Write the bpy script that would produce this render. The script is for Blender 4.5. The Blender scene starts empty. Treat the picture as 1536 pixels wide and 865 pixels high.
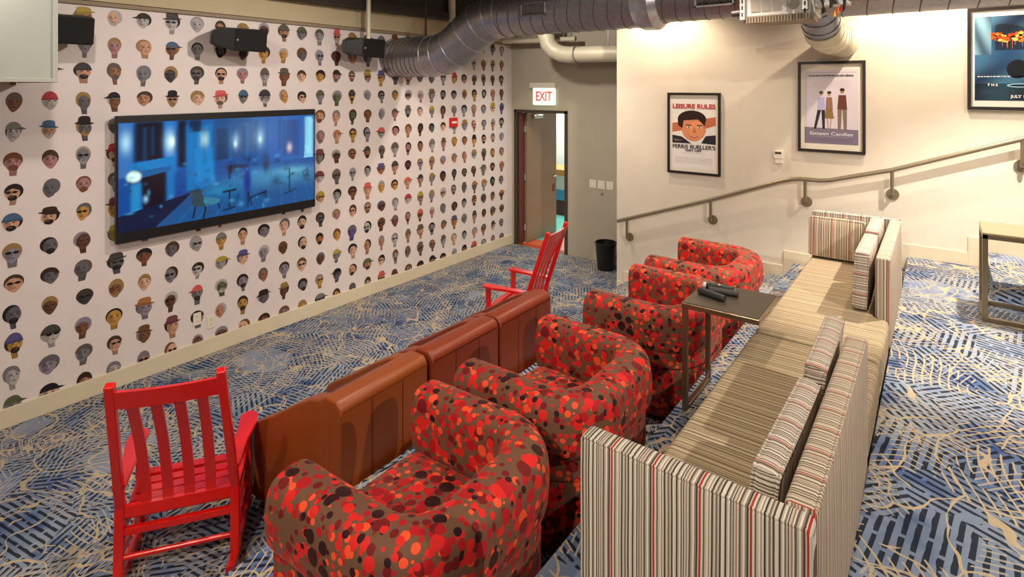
import bpy, bmesh, math, random
import numpy as np
from mathutils import Vector, Matrix
random.seed(7)
PI = math.pi
SC = bpy.context.scene
COL = SC.collection
H = 2.5                       # eye height above the lowest floor
ZA, ZB, ZC, ZD = .40, .70, .94, 1.08   # tier heights
XA, XB, XC, XD = -2.46, -1.19, -.236, .31   # tier nosings
XL = -5.47                    # wallpapered wall
YB = 7.23                     # back wall with the door
YF = 6.356                    # cream poster wall
CEIL = 3.72

# ------------------------------------------------------------------ helpers
def link(o, parent=None):
    COL.objects.link(o)
    if parent is not None: o.parent = parent
    return o
def obj(name, bm, mat, parent=None, smooth=False, loc=None, rot=None, sharp=35):
    me = bpy.data.meshes.new(name)
    bmesh.ops.recalc_face_normals(bm, faces=bm.faces)
    bm.to_mesh(me); bm.free()
    mats = mat if isinstance(mat, (list, tuple)) else [mat]
    for m in mats: me.materials.append(m)
    o = bpy.data.objects.new(name, me)
    link(o, parent)
    if loc: o.location = loc
    if rot: o.rotation_euler = rot
    if smooth:
        for p in me.polygons: p.use_smooth = True
        try: me.set_sharp_from_angle(angle=math.radians(sharp))
        except Exception: pass
    return o
def tag(o, label, cat, group=None):
    o['label'] = label; o['category'] = cat
    if group: o['group'] = group
    return o
def thing(name, label, cat, loc=(0,0,0), rz=0, group=None):
    o = bpy.data.objects.new(name, None); COL.objects.link(o)
    o.empty_display_size = .1
    o.location = loc; o.rotation_euler = (0,0,rz)
    return tag(o, label, cat, group)
def struct(name, bm, mat, parent=None, smooth=False):
    o = obj(name, bm, mat, parent, smooth)
    if parent is None: o['kind'] = 'structure'
    return o
def copy_tree(o, parent=None):
    c = o.copy(); COL.objects.link(c)
    if parent is not None:
        c.parent = parent; c.matrix_parent_inverse = o.matrix_parent_inverse.copy()
    for ch in list(o.children): copy_tree(ch, c)
    return c
def BM(): return bmesh.new()
def box(bm, x0, x1, y0, y1, z0, z1, bev=0, mi=0, seg=2):
    r = bmesh.ops.create_cube(bm, size=1)
    vs = r['verts']
    bmesh.ops.scale(bm, vec=(x1-x0, y1-y0, z1-z0), verts=vs)
    bmesh.ops.translate(bm, vec=((x0+x1)/2, (y0+y1)/2, (z0+z1)/2), verts=vs)
    fs = set(f for v in vs for f in v.link_faces)
    for f in fs: f.material_index = mi
    if bev:
        es = list(set(e for v in vs for e in v.link_edges))
        rr = bmesh.ops.bevel(bm, geom=es, offset=bev, segments=seg, affect='EDGES', profile=.5)
        for f in rr['faces']: f.material_index = mi
        vs = list(set(v for f in rr['faces'] for v in f.verts) | set(v for v in vs if v.is_valid))
    return vs
def beam(bm, a, b, w, t, up=(0,0,1), bev=0):
    """rectangular bar from a to b; w sideways, t along up"""
    a, b = Vector(a), Vector(b); d = (b-a); L = d.length; d.normalize()
    up = Vector(up); s = d.cross(up).normalized(); u = s.cross(d).normalized()
    vs = box(bm, -w/2, w/2, 0, L, -t/2, t/2, bev)
    M = Matrix((( s.x, d.x, u.x, a.x), (s.y, d.y, u.y, a.y), (s.z, d.z, u.z, a.z), (0,0,0,1)))
    vs = [v for v in set(vs) if v.is_valid]
    bmesh.ops.transform(bm, matrix=M, verts=vs)
    return vs
def tube(bm, pts, r, seg=14, caps=True, radii=None):
    pts = [Vector(p) for p in pts]; n = len(pts)
    rings = []
    t0 = (pts[1]-pts[0]).normalized()
    ref = Vector((0,0,1)) if abs(t0.z) < .9 else Vector((1,0,0))
    nrm = t0.cross(ref).normalized()
    for i, p in enumerate(pts):
        if i == 0: t = (pts[1]-pts[0]).normalized()
        elif i == n-1: t = (pts[-1]-pts[-2]).normalized()
        else: t = ((pts[i+1]-p).normalized() + (p-pts[i-1]).normalized()).normalized()
        nrm = (nrm - t*nrm.dot(t)).normalized(); bn = t.cross(nrm)
        rr = radii[i] if radii else r
        rings.append([bm.verts.new(p + nrm*math.cos(2*PI*k/seg)*rr + bn*math.sin(2*PI*k/seg)*rr) for k in range(seg)])
    for i in range(n-1):
        for k in range(seg):
            bm.faces.new((rings[i][k], rings[i][(k+1)%seg], rings[i+1][(k+1)%seg], rings[i+1][k]))
    if caps:
        bm.faces.new(rings[0][::-1]); bm.faces.new(rings[-1])
    return rings
def prism(bm, poly, h0, h1, axis='z', mi=0):
    """closed polygon extruded; axis z: (x,y), axis y: (x,z), axis x: (y,z)"""
    def P(p, h):
        return {'z': (p[0],p[1],h), 'y': (p[0],h,p[1]), 'x': (h,p[0],p[1])}[axis]
    a = [bm.verts.new(P(p,h0)) for p in poly]; b = [bm.verts.new(P(p,h1)) for p in poly]
    n = len(poly); fs = [bm.faces.new(a[::-1]), bm.faces.new(b)]
    for i in range(n): fs.append(bm.faces.new((a[i], a[(i+1)%n], b[(i+1)%n], b[i])))
    for f in fs: f.material_index = mi
    return a+b
def soft_prism(bm, poly, h0, h1, r, axis='y', seg=4):
    """extruded outline whose rim is rounded over by r"""
    def P(p, h): return {'z': (p[0],p[1],h), 'y': (p[0],h,p[1]), 'x': (h,p[0],p[1])}[axis]
    n = len(poly); area_ = sum(poly[i][0]*poly[(i+1)%n][1]-poly[(i+1)%n][0]*poly[i][1] for i in range(n))
    sg = 1 if area_ > 0 else -1
    def inset(d):
        out = []
        for i in range(n):
            p0, p, p1 = poly[i-1], poly[i], poly[(i+1)%n]
            a = Vector((p[0]-p0[0], p[1]-p0[1])).normalized(); b = Vector((p1[0]-p[0], p1[1]-p[1])).normalized()
            na, nb = Vector((-a.y, a.x))*sg, Vector((-b.y, b.x))*sg
            m_ = (na+nb); m_ = m_.normalized() if m_.length > 1e-6 else na
            k = 1/max(.6, m_.dot(na)); out.append((p[0]+m_.x*d*k, p[1]+m_.y*d*k))
        return out
    rings = []
    for i in range(seg+1):
        a = PI/2*i/seg; rings.append((inset(r*(1-math.sin(a))), h0+r*(1-math.cos(a))))
    for i in range(seg, -1, -1):
        a = PI/2*i/seg; rings.append((inset(r*(1-math.sin(a))), h1-r*(1-math.cos(a))))
    R2 = [[bm.verts.new(P(p, h)) for p in pl] for pl, h in rings]
    bm.faces.new(R2[0][::-1]); bm.faces.new(R2[-1])
    for i in range(len(R2)-1):
        for k in range(n): bm.faces.new((R2[i][k], R2[i][(k+1)%n], R2[i+1][(k+1)%n], R2[i+1][k]))
def lathe(bm, prof, seg=28, c=(0,0)):
    rings = [[bm.verts.new((c[0]+r*math.cos(2*PI*k/seg), c[1]+r*math.sin(2*PI*k/seg), z)) for k in range(seg)] for r, z in prof]
    for i in range(len(rings)-1):
        for k in range(seg): bm.faces.new((rings[i][k], rings[i][(k+1)%seg], rings[i+1][(k+1)%seg], rings[i+1][k]))
    return rings
def puff(bm, cx, cy, cz, sx, sy, sz, r, bulge=(0,0,0), n=6):
    """soft upholstered block: rounded box with crowned faces"""
    h = (sx/2, sy/2, sz/2)
    def grid(hh):
        s = [-hh, -hh+r*.35, -hh+r]
        m = [(-hh+r) + (2*hh-2*r)*k/n for k in range(1, n)]
        return s + m + [hh-r, hh-r*.35, hh]
    G = [grid(v) for v in h]
    cache = {}
    def vert(i, j, k):
        p = Vector((G[0][i], G[1][j], G[2][k]))
        key = (i,j,k)
        if key in cache: return cache[key]
        inner = Vector([max(-(h[a]-r), min(h[a]-r, p[a])) for a in range(3)])
        d = p-inner
        q = inner + d.normalized()*r if d.length > 1e-9 else p
        u = [p[a]/h[a] for a in range(3)]
        for a in range(3):
            b, c = (a+1)%3, (a+2)%3
            if abs(abs(u[a])-1) < 1e-6:
                q[a] += math.copysign(bulge[a]*(1-u[b]**2)*(1-u[c]**2), u[a])
        v = bm.verts.new(q + Vector((cx,cy,cz))); cache[key] = v
        return v
    N = [len(g)-1 for g in G]
    for a in range(3):
        b, c = (a+1)%3, (a+2)%3
        for s in (0, N[a]):
            for i in range(N[b]):
                for j in range(N[c]):
                    ids = []
                    for di, dj in ((0,0),(1,0),(1,1),(0,1)):
                        t = [0,0,0]; t[a] = s; t[b] = i+di; t[c] = j+dj
                        ids.append(vert(*t))
                    bm.faces.new(ids)
    return list(cache.values())
def rrect(hx, hy, r, n=5):
    pts = []
    for cx, cy, a0 in ((hx-r,hy-r,0),(-hx+r,hy-r,PI/2),(-hx+r,-hy+r,PI),(hx-r,-hy+r,1.5*PI)):
        for k in range(n+1):
            a = a0 + PI/2*k/n
            pts.append((cx+r*math.cos(a), cy+r*math.sin(a)))
    return pts
def closed_tube(bm, pts, r, seg=6):
    pts = [Vector(p) for p in pts]; n = len(pts); rings = []
    for i, p in enumerate(pts):
        t = (pts[(i+1)%n]-pts[i-1]).normalized()
        ref = Vector((0,0,1)) if abs(t.z) < .8 else Vector((1,0,0))
        nn = t.cross(ref).normalized(); bn = t.cross(nn)
        rings.append([bm.verts.new(p + nn*math.cos(2*PI*k/seg)*r + bn*math.sin(2*PI*k/seg)*r) for k in range(seg)])
    def q(i,j,k):
        a,b = rings[i], rings[j]; bm.faces.new((a[k], a[(k+1)%seg], b[(k+1)%seg], b[k]))
    for i in range(n):
        j = (i+1)%n
        # pick best alignment between rings
        off = min(range(seg), key=lambda o: sum((rings[i][k].co-rings[j][(k+o)%seg].co).length for k in range(seg)))
        rb = rings[j]
        for k in range(seg):
            bm.faces.new((rings[i][k], rings[i][(k+1)%seg], rb[(k+1+off)%seg], rb[(k+off)%seg]))
def text_mesh(body, size, width=None, bold=0.0, extrude=.0006, align='CENTER', spacing=1.0):
    cu = bpy.data.curves.new('lettering', 'FONT')
    cu.body = body; cu.size = size; cu.align_x = align; cu.align_y = 'CENTER'
    cu.offset = bold; cu.extrude = extrude; cu.space_character = spacing; cu.resolution_u = 3
    t = bpy.data.objects.new('lettering_tmp', cu); COL.objects.link(t)
    bpy.context.view_layer.update()
    me = bpy.data.meshes.new_from_object(t.evaluated_get(bpy.context.evaluated_depsgraph_get()))
    bpy.data.objects.remove(t); bpy.data.curves.remove(cu)
    if width:
        xs = [v.co.x for v in me.vertices]; s = width/(max(xs)-min(xs))
        for v in me.vertices: v.co.x *= s
    return me
def text_obj(name, body, size, mat, parent, M, **k):
    me = text_mesh(body, size, **k); me.transform(M); me.materials.clear(); me.materials.append(mat)
    o = bpy.data.objects.new(name, me); return link(o, parent)

# ------------------------------------------------------------------ materials
def mat(name, col, rough=.6, metal=0, bump=0, bscale=60, emis=None, estr=1, spec=.5, coat=0):
    m = bpy.data.materials.new(name); m.use_nodes = True
    b = m.node_tree.nodes['Principled BSDF']; nt = m.node_tree
    b.inputs['Base Color'].default_value = (*col, 1); b.inputs['Roughness'].default_value = rough
    b.inputs['Metallic'].default_value = metal; b.inputs['Specular IOR Level'].default_value = spec
    if coat: b.inputs['Coat Weight'].default_value = coat; b.inputs['Coat Roughness'].default_value = .15
    if emis:
        b.inputs['Emission Color'].default_value = (*emis, 1); b.inputs['Emission Strength'].default_value = estr
    # slight procedural variation of the base colour
    tc = nt.nodes.new('ShaderNodeTexCoord'); nz = nt.nodes.new('ShaderNodeTexNoise')
    nz.inputs['Scale'].default_value = 4; nz.inputs['Detail'].default_value = 4
    nt.links.new(tc.outputs['Object'], nz.inputs['Vector'])
    mx = nt.nodes.new('ShaderNodeMix'); mx.data_type = 'RGBA'
    mx.inputs[6].default_value = (*[c*.93 for c in col], 1); mx.inputs[7].default_value = (*[min(1, c*1.06) for c in col], 1)
    nt.links.new(nz.outputs['Fac'], mx.inputs[0]); nt.links.new(mx.outputs[2], b.inputs['Base Color'])
    if bump:
        n2 = nt.nodes.new('ShaderNodeTexNoise'); n2.inputs['Scale'].default_value = bscale; n2.inputs['Detail'].default_value = 3
        nt.links.new(tc.outputs['Object'], n2.inputs['Vector'])
        bp = nt.nodes.new('ShaderNodeBump'); bp.inputs['Strength'].default_value = bump; bp.inputs['Distance'].default_value = .01
        nt.links.new(n2.outputs['Fac'], bp.inputs['Height']); nt.links.new(bp.outputs['Normal'], b.inputs['Normal'])
    return m
class NT:
    """tiny node expression helper"""
    def __init__(s, m): s.nt = m.node_tree; s.N = s.nt.nodes; s.L = s.nt.links
    def _in(s, sock, v):
        if hasattr(v, 'is_output'): s.L.new(v, sock)
        elif isinstance(v, (tuple, list)): sock.default_value = v
        else: sock.default_value = v
    def m(s, op, a, b=0.0, c=0.0, clamp=False):
        n = s.N.new('ShaderNodeMath'); n.operation = op; n.use_clamp = clamp
        s._in(n.inputs[0], a); s._in(n.inputs[1], b)
        if op in ('MULTIPLY_ADD','SMOOTH_MIN','COMPARE'): s._in(n.inputs[2], c)
        return n.outputs[0]
    def mix(s, f, a, b):
        n = s.N.new('ShaderNodeMix'); n.data_type = 'RGBA'
        s._in(n.inputs[0], f); s._in(n.inputs[6], a); s._in(n.inputs[7], b); return n.outputs[2]
    def obj(s): return s.N.new('ShaderNodeTexCoord').outputs['Object']
    def sep(s, v):
        n = s.N.new('ShaderNodeSeparateXYZ'); s.L.new(v, n.inputs[0]); return n.outputs
    def comb(s, x, y, z):
        n = s.N.new('ShaderNodeCombineXYZ')
        for i, v in enumerate((x,y,z)): s._in(n.inputs[i], v)
        return n.outputs[0]
    def noise(s, v, sc, det=2, dist=0, col=False, dim='3D'):
        n = s.N.new('ShaderNodeTexNoise'); n.noise_dimensions = dim
        n.inputs['Scale'].default_value = sc; n.inputs['Detail'].default_value = det; n.inputs['Distortion'].default_value = dist
        s._in(n.inputs['Vector'], v); return n.outputs['Color' if col else 'Fac']
    def vor(s, v, sc, feature='F1', rnd=1, dim='3D'):
        n = s.N.new('ShaderNodeTexVoronoi'); n.voronoi_dimensions = dim; n.feature = feature
        n.inputs['Scale'].default_value = sc; n.inputs['Randomness'].default_value = rnd
        s._in(n.inputs['Vector'], v); return n
    def vadd(s, a, b):
        n = s.N.new('ShaderNodeVectorMath'); n.operation = 'ADD'; s._in(n.inputs[0], a); s._in(n.inputs[1], b); return n.outputs[0]
    def vscale(s, a, k):
        n = s.N.new('ShaderNodeVectorMath'); n.operation = 'SCALE'; s._in(n.inputs[0], a); n.inputs['Scale'].default_value = k; return n.outputs[0]
    def bump(s, h, st=.3, d=.01):
        n = s.N.new('ShaderNodeBump'); n.inputs['Strength'].default_value = st; n.inputs['Distance'].default_value = d
        s._in(n.inputs['Height'], h); return n.outputs['Normal']
def base(name, rough=.8, spec=.3, metal=0):
    m = bpy.data.materials.new(name); m.use_nodes = True
    b = m.node_tree.nodes['Principled BSDF']
    b.inputs['Roughness'].default_value = rough; b.inputs['Specular IOR Level'].default_value = spec
    b.inputs['Metallic'].default_value = metal
    return m, NT(m), b
def rgb(h, k=1.0):
    """sRGB 0-255 -> linear"""
    o = []
    for c in h:
        c = c/255; o.append((c/12.92 if c <= .04045 else ((c+.055)/1.055)**2.4)*k)
    return tuple(o)

def carpet():
    m, n, b = base('woven_leaf_carpet', .95, .15)
    P = n.obj(); s = n.sep(P); P2 = n.comb(s[0], s[1], n.m('MULTIPLY', s[2], .9))
    warp = n.vscale(n.vadd(n.noise(P2, 1.6, 2, col=True), (-.5,-.5,-.5)), .28)
    Pw = n.vadd(P2, warp)
    light, mid, deep, navy = [(*rgb(c),1) for c in ((146,158,174),(98,118,150),(60,84,134),(14,18,30))]
    tan, cream = (*rgb((190,172,140)),1), (*rgb((182,174,158)),1)
    c0 = n.mix(n.m('MULTIPLY', n.m('SUBTRACT', n.noise(P2, 2.2, 4), .34), 3.0, clamp=True), mid, light)
    c0 = n.mix(n.m('MULTIPLY', n.m('SUBTRACT', n.noise(n.vadd(P2,(7,3,0)), 4.2, 3), .54), 6, clamp=True), c0, deep)
    # patches, each with its own direction of hatching
    def hatch(scale, freq, duty, seed, angs, wobble=.0, segf=5.5):
        v = n.vor(n.vadd(Pw, (seed, seed*.7, 0)), scale, 'F1', 1)
        cs = n.sep(v.outputs['Color'])
        a = n.m('MULTIPLY', n.m('FLOOR', n.m('MULTIPLY', cs[0], angs)), PI/angs)
        a = n.m('ADD', a, seed*.37)
        dx, dy = n.m('COSINE', a), n.m('SINE', a)
        u = n.m('ADD', n.m('MULTIPLY', s[0], dx), n.m('MULTIPLY', s[1], dy))
        u = n.m('ADD', u, s[2])
        w = n.m('SUBTRACT', n.m('MULTIPLY', s[1], dx), n.m('MULTIPLY', s[0], dy))
        if wobble: u = n.m('ADD', u, n.m('MULTIPLY', n.m('SINE', n.m('MULTIPLY', w, 9.0)), wobble))
        ph = n.m('FRACT', n.m('MULTIPLY', u, freq))
        wid = n.m('MULTIPLY', n.m('ADD', .55, n.noise(n.vadd(P2,(seed,0,0)), 14, 1)), duty)
        line = n.m('LESS_THAN', ph, wid)
        cellid = n.m('FLOOR', n.m('MULTIPLY', u, freq))
        seg = n.m('FRACT', n.m('ADD', n.m('MULTIPLY', w, segf), n.m('MULTIPLY', cellid, .37)))
        return line, seg, cs
    l1, g1, c1 = hatch(3.0, 27, .42, 3.1, 5)
    dash = n.m('MULTIPLY', l1, n.m('LESS_THAN', g1, .9))
    dash = n.m('MULTIPLY', dash, n.m('LESS_THAN', c1[1], .95))
    dash = n.m('MULTIPLY', dash, n.m('GREATER_THAN', n.noise(n.vadd(P2,(1,9,0)), 6, 2), .33))
    col = n.mix(n.m('MULTIPLY', dash, .9), c0, navy)
    l2, g2, c2 = hatch(4.2, 33, .26, 11.3, 7, .010, 3.0)
    d2 = n.m('MULTIPLY', n.m('MULTIPLY', l2, n.m('LESS_THAN', g2, .9)), n.m('GREATER_THAN', c2[2], .42))
    col = n.mix(n.m('MULTIPLY', d2, .75), col, cream)
    # branching tan ribs with side veins
    big = n.vadd(P2, n.vscale(n.vadd(n.noise(n.vadd(P2,(4,4,4)), 2.4, 2, col=True), (-.5,-.5,-.5)), .45))
    e = n.vor(big, 2.7, 'DISTANCE_TO_EDGE').outputs['Distance']
    th = n.m('MULTIPLY', n.m('POWER', n.noise(n.vadd(P2,(2,2,2)), 7, 2), 2.0), .052)
    rib = n.m('LESS_THAN', e, th)
    l3, g3, c3 = hatch(2.6, 26, .19, 23.0, 6, .022, 2.0)
    vein = n.m('MULTIPLY', n.m('MULTIPLY', l3, n.m('LESS_THAN', e, .20)), n.m('GREATER_THAN', c3[1], .45))
    e2 = n.vor(n.vadd(big,(5,5,0)), 6.5, 'DISTANCE_TO_EDGE').outputs['Distance']
    rib2 = n.m('MULTIPLY', n.m('LESS_THAN', e2, .028), n.m('GREATER_THAN', n.noise(n.vadd(P2,(8,1,2)), 3, 1), .55))
    col = n.mix(n.m('MULTIPLY', n.m('MAXIMUM', n.m('MAXIMUM', rib, rib2), vein), .92), col, tan)
    col = n.mix(n.m('MULTIPLY', n.m('SUBTRACT', n.noise(P2, 220, 1), .4), .6, clamp=True), col, n.mix(.5, col, (.02,.025,.04,1)))
    n.L.new(col, b.inputs['Base Color'])
    n.L.new(n.bump(n.noise(P2, 260, 2), .35, .006), b.inputs['Normal'])
    return m
def dots():
    m, n, b = base('dotted_velvet', .72, .28)
    P = n.obj(); P = n.vadd(P, n.vscale(n.vadd(n.noise(P, 9, 1, col=True), (-.5,-.5,-.5)), .025))
    taupe = (*rgb((114,80,58)),1)
    cr, br, dk, og, mr = [(*rgb(c),1) for c in ((176,18,26),(216,34,30),(40,8,12),(240,84,44),(112,18,20))]
    col = n.mix(n.noise(P, 160, 2), taupe, (*rgb((104,72,54)),1))
    def layer(col, scale, seed, pal, rmin, rmax, keep=1.0, rnd=.85):
        v = n.vor(n.vadd(P, (seed, seed*1.3, seed*.6)), scale, 'F1', rnd)
        cs = n.sep(v.outputs['Color'])
        rad = n.m('ADD', n.m('MULTIPLY', cs[0], rmax-rmin), rmin)
        ins = n.m('LESS_THAN', v.outputs['Distance'], rad)
        if keep < 1: ins = n.m('MULTIPLY', ins, n.m('LESS_THAN', cs[2], keep))
        ramp = n.N.new('ShaderNodeValToRGB'); ramp.color_ramp.interpolation = 'CONSTANT'
        el = ramp.color_ramp.elements
        while len(el) < len(pal): el.new(.5)
        for i, c in enumerate(pal): el[i].position = i/len(pal); el[i].color = c
        n.L.new(cs[1], ramp.inputs[0])
        return n.mix(ins, col, ramp.outputs[0])
    col = layer(col, 31, 1.0, [mr, cr, br, og, cr], .30, .50, 1.0, .7)
    col = layer(col, 20, 5.0, [og, cr, br, mr, br], .30, .48, .85, .7)
    col = layer(col, 14, 9.0, [cr, dk, br, cr, dk, br, mr], .26, .45, .78, .7)
    col = layer(col, 26, 14.0, [dk, og, dk, br], .24, .42, .35, .7)
    n.L.new(col, b.inputs['Base Color'])
    b.inputs['Sheen Weight'].default_value = .25; b.inputs['Sheen Roughness'].default_value = .4
    b.inputs['Sheen Tint'].default_value = (1,.35,.25,1)
    n.L.new(n.bump(n.noise(P, 350, 2), .15, .004), b.inputs['Normal'])
    return m
STR = [(222,214,200),(64,52,46),(196,186,170),(236,230,218),(130,118,106),(224,216,202),(44,38,36),(206,196,180),(164,128,104),(232,224,210),(104,90,80),
       (190,180,166),(238,232,220),(150,138,124),(60,50,46),(214,204,188),(186,36,26),(226,218,204),(98,86,76),(202,192,176),(234,226,214),(144,112,90),
       (220,212,198),(52,46,42),(196,186,170),(230,224,210),(126,114,102),(212,202,186),(72,62,54),(232,224,210)]
def stripes(name, axis, end=None, endth=.75, dull=0.0, period=.127, tint=(1,1,1)):
    """axis: object coordinate the stripes step along; end=(normal axis, other coordinate) swaps it on end faces"""
    m, n, b = base(name, .92, .15)
    P = n.obj(); s = n.sep(P)
    c = s['xyz'.index(axis)]
    if end:
        g = n.N.new('ShaderNodeNewGeometry')
        vt = n.N.new('ShaderNodeVectorTransform'); vt.vector_type = 'NORMAL'; vt.convert_from = 'WORLD'; vt.convert_to = 'OBJECT'
        n.L.new(g.outputs['True Normal'], vt.inputs[0]); ns = n.sep(vt.outputs[0])
        f = n.m('GREATER_THAN', n.m('ABSOLUTE', ns['xyz'.index(end[0])]), endth)
        alt = s['xyz'.index(end[1])]
        c = n.m('ADD', n.m('MULTIPLY', alt, f), n.m('MULTIPLY', c, n.m('SUBTRACT', 1.0, f)))
    c = n.m('ADD', c, n.m('MULTIPLY', n.m('SUBTRACT', n.noise(P, 6, 1), .5), .004))
    q = n.m('DIVIDE', n.m('ADD', c, 10.0), period)
    fr = n.m('FRACT', q)
    ramp = n.N.new('ShaderNodeValToRGB'); ramp.color_ramp.interpolation = 'CONSTANT'
    el = ramp.color_ramp.elements
    rnd = random.Random(3); ws = [rnd.uniform(.6,1.5) for _ in STR]; ws[16] = 1.35
    cum = 0; tot = sum(ws)
    while len(el) < len(STR): el.new(.5)
    for i, cc in enumerate(STR):
        el[i].position = cum/tot; cum += ws[i]
        base_c = rgb(cc); avg = rgb((176,164,142))
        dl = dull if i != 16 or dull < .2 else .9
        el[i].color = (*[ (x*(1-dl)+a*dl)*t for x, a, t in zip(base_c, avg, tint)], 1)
    n.L.new(fr, ramp.inputs[0])
    # slow wander between repeats and woven speckle
    w = n.noise(n.comb(n.m('MULTIPLY', c, 40.0), 0.0, 0.0), 1.0, 2)
    col = n.mix(n.m('MULTIPLY', n.m('SUBTRACT', w, .35), .5, clamp=True), ramp.outputs[0], (*[v*t for v, t in zip(rgb((120,106,90)), tint)],1))
    col = n.mix(n.m('MULTIPLY', n.noise(P, 300, 2), .22), col, (*rgb((120,108,94)),1))
    n.L.new(col, b.inputs['Base Color'])
    n.L.new(n.bump(n.noise(P, 400, 2), .2, .004), b.inputs['Normal'])
    return m
def leather(name, c1, c2, rough):
    m, n, b = base(name, rough, .5)
    P = n.obj()
    col = n.mix(n.noise(P, 3, 4), (*rgb(c1),1), (*rgb(c2),1))
    n.L.new(col, b.inputs['Base Color'])
    v = n.vor(P, 260).outputs['Distance']
    n.L.new(n.bump(n.m('ADD', v, n.noise(P, 14, 3)), .12, .004), b.inputs['Normal'])
    return m
def galvanised(name, col, ringaxis=None, pitch=.14, rough=.35, metal=.85, lean=0.0):
    m, n, b = base(name, rough, .5, metal)
    P = n.obj(); s = n.sep(P)
    v = n.vor(P, 45)
    c = n.mix(n.m('MULTIPLY', n.sep(v.outputs['Color'])[0], .5), (*[x*.8 for x in col],1), (*[min(1,x*1.12) for x in col],1))
    n.L.new(c, b.inputs['Base Color'])
    return m

M = {}
M['carpet'] = carpet()
M['dots'] = dots()
M['stripe_x'] = stripes('striped_upholstery_across', 'x')
M['stripe_y'] = stripes('striped_upholstery_along', 'y', ('y','x'), dull=.12, tint=(1,.95,.88))
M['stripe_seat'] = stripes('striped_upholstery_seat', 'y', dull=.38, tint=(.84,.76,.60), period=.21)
M['stripe_cushion'] = stripes('striped_upholstery_cushion', 'y', ('y','z'), dull=.05)
M['stripe_cushion_x'] = stripes('striped_upholstery_arm_cushion', 'x', dull=.1, tint=(.95,.88,.78))
M['cream'] = mat('cream_wall_paint', rgb((224,214,196)), .75, bump=.05, bscale=120)
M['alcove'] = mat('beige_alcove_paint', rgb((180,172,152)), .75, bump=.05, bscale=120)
M['paper'] = mat('wallpaper_ground', rgb((228,218,214)), .7)
M['skirt'] = mat('cream_skirting_paint', rgb((222,210,182)), .5)
M['soffit'] = mat('soffit_paint', rgb((196,180,146)), .8)
M['dark'] = mat('dark_painted_ceiling', rgb((40,34,30)), .8)
M['darkmetal'] = mat('dark_steel_beam', rgb((44,36,32)), .6)
M['black'] = mat('black_plastic', rgb((16,16,18)), .45)
M['blackmatt'] = mat('black_speaker_cloth', rgb((14,13,13)), .85, bump=.3, bscale=500)
M['frameblack'] = mat('black_picture_frame', rgb((34,24,20)), .4)
M['red'] = mat('glossy_red_paint', rgb((208,20,12)), .28, spec=.5, coat=.3)
M['tan'] = leather('tan_leather', (146,70,18), (126,58,14), .40)
M['tan2'] = leather('red_brown_leather', (136,54,24), (116,44,20), .38)
M['maroon'] = leather('dark_leather_seat', (92,34,24), (80,28,20), .5)
M['duct'] = galvanised('galvanised_duct', rgb((172,168,170)), rough=.36)
M['ductdk'] = galvanised('duct_seam', rgb((110,104,102)), rough=.5)
M['ductlt'] = galvanised('bright_duct_clamp', rgb((205,205,208)), rough=.3)
M['foil'] = mat('silver_duct_tape', rgb((160,165,172)), .4, .4)
M['creamduct'] = mat('painted_cream_duct', rgb((214,206,180)), .5, .1)
M['plenum'] = mat('galvanised_plenum', rgb((186,190,180)), .45, .55)
M['whitemetal'] = mat('white_metal', rgb((222,220,214)), .4)
M['greymetal'] = mat('brushed_bronze_steel', rgb((138,122,98)), .3, .85)
M['rail'] = mat('bronze_handrail', rgb((150,138,116)), .35, .6)
M['grille'] = mat('dark_grille_slot', rgb((26,24,24)), .7)
M['mesh'] = mat('brown_perforated_mesh', rgb((150,134,112)), .6, .3)
M['plastic'] = mat('cream_plastic', rgb((230,224,206)), .4)
M['slate'] = mat('dark_brown_table_laminate', rgb((72,62,50)), .42)
M['oak'] = mat('pale_tabletop', rgb((150,132,102)), .4)
M['binplastic'] = mat('black_bin_plastic', rgb((20,20,22)), .4)
M['doorframe'] = mat('dark_brown_door_frame', rgb((62,54,42)), .5)
M['doorleaf'] = mat('taupe_door_leaf', rgb((142,118,92)), .32)
M['dooredge'] = mat('red_brown_door_edge', rgb((96,48,34)), .5)
M['chrome'] = mat('satin_chrome', rgb((200,196,188)), .25, .9)
M['white'] = mat('white_print', rgb((238,234,226)), .6)
M['mount'] = mat('cream_picture_mount', rgb((232,224,206)), .7)
M['exit'] = mat('backlit_sign_face', rgb((235,245,232)), .5, emis=rgb((215,245,215)), estr=1.3)
M['exitred'] = mat('sign_red_letters', rgb((200,50,40)), .5, emis=rgb((230,60,45)), estr=.7)
M['alarm'] = mat('red_alarm_plastic', rgb((205,34,28)), .4)
M['wireblack'] = mat('black_cable', rgb((14,13,14)), .5)
M['wireorange'] = mat('orange_wire_nut', rgb((240,110,30)), .5)
M['wireyellow'] = mat('yellow_wire_nut', rgb((240,180,40)), .5)
M['tubegrey'] = mat('dark_grey_rubber', rgb((52,52,50)), .5)
def attr_mat(name, rough=.6, emit=0, spec=.3):
    m, n, b = base(name, rough, spec)
    a = n.N.new('ShaderNodeAttribute'); a.attribute_name = 'print'; a.attribute_type = 'GEOMETRY'
    if emit:
        b.inputs['Base Color'].default_value = (.01,.01,.012,1)
        n.L.new(a.outputs['Color'], b.inputs['Emission Color']); b.inputs['Emission Strength'].default_value = emit
    else:
        n.L.new(a.outputs['Color'], b.inputs['Base Color'])
    return m
M['printed'] = attr_mat('printed_ink')
M['screen'] = attr_mat('screen_picture', .12, 1.0, .5)

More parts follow.
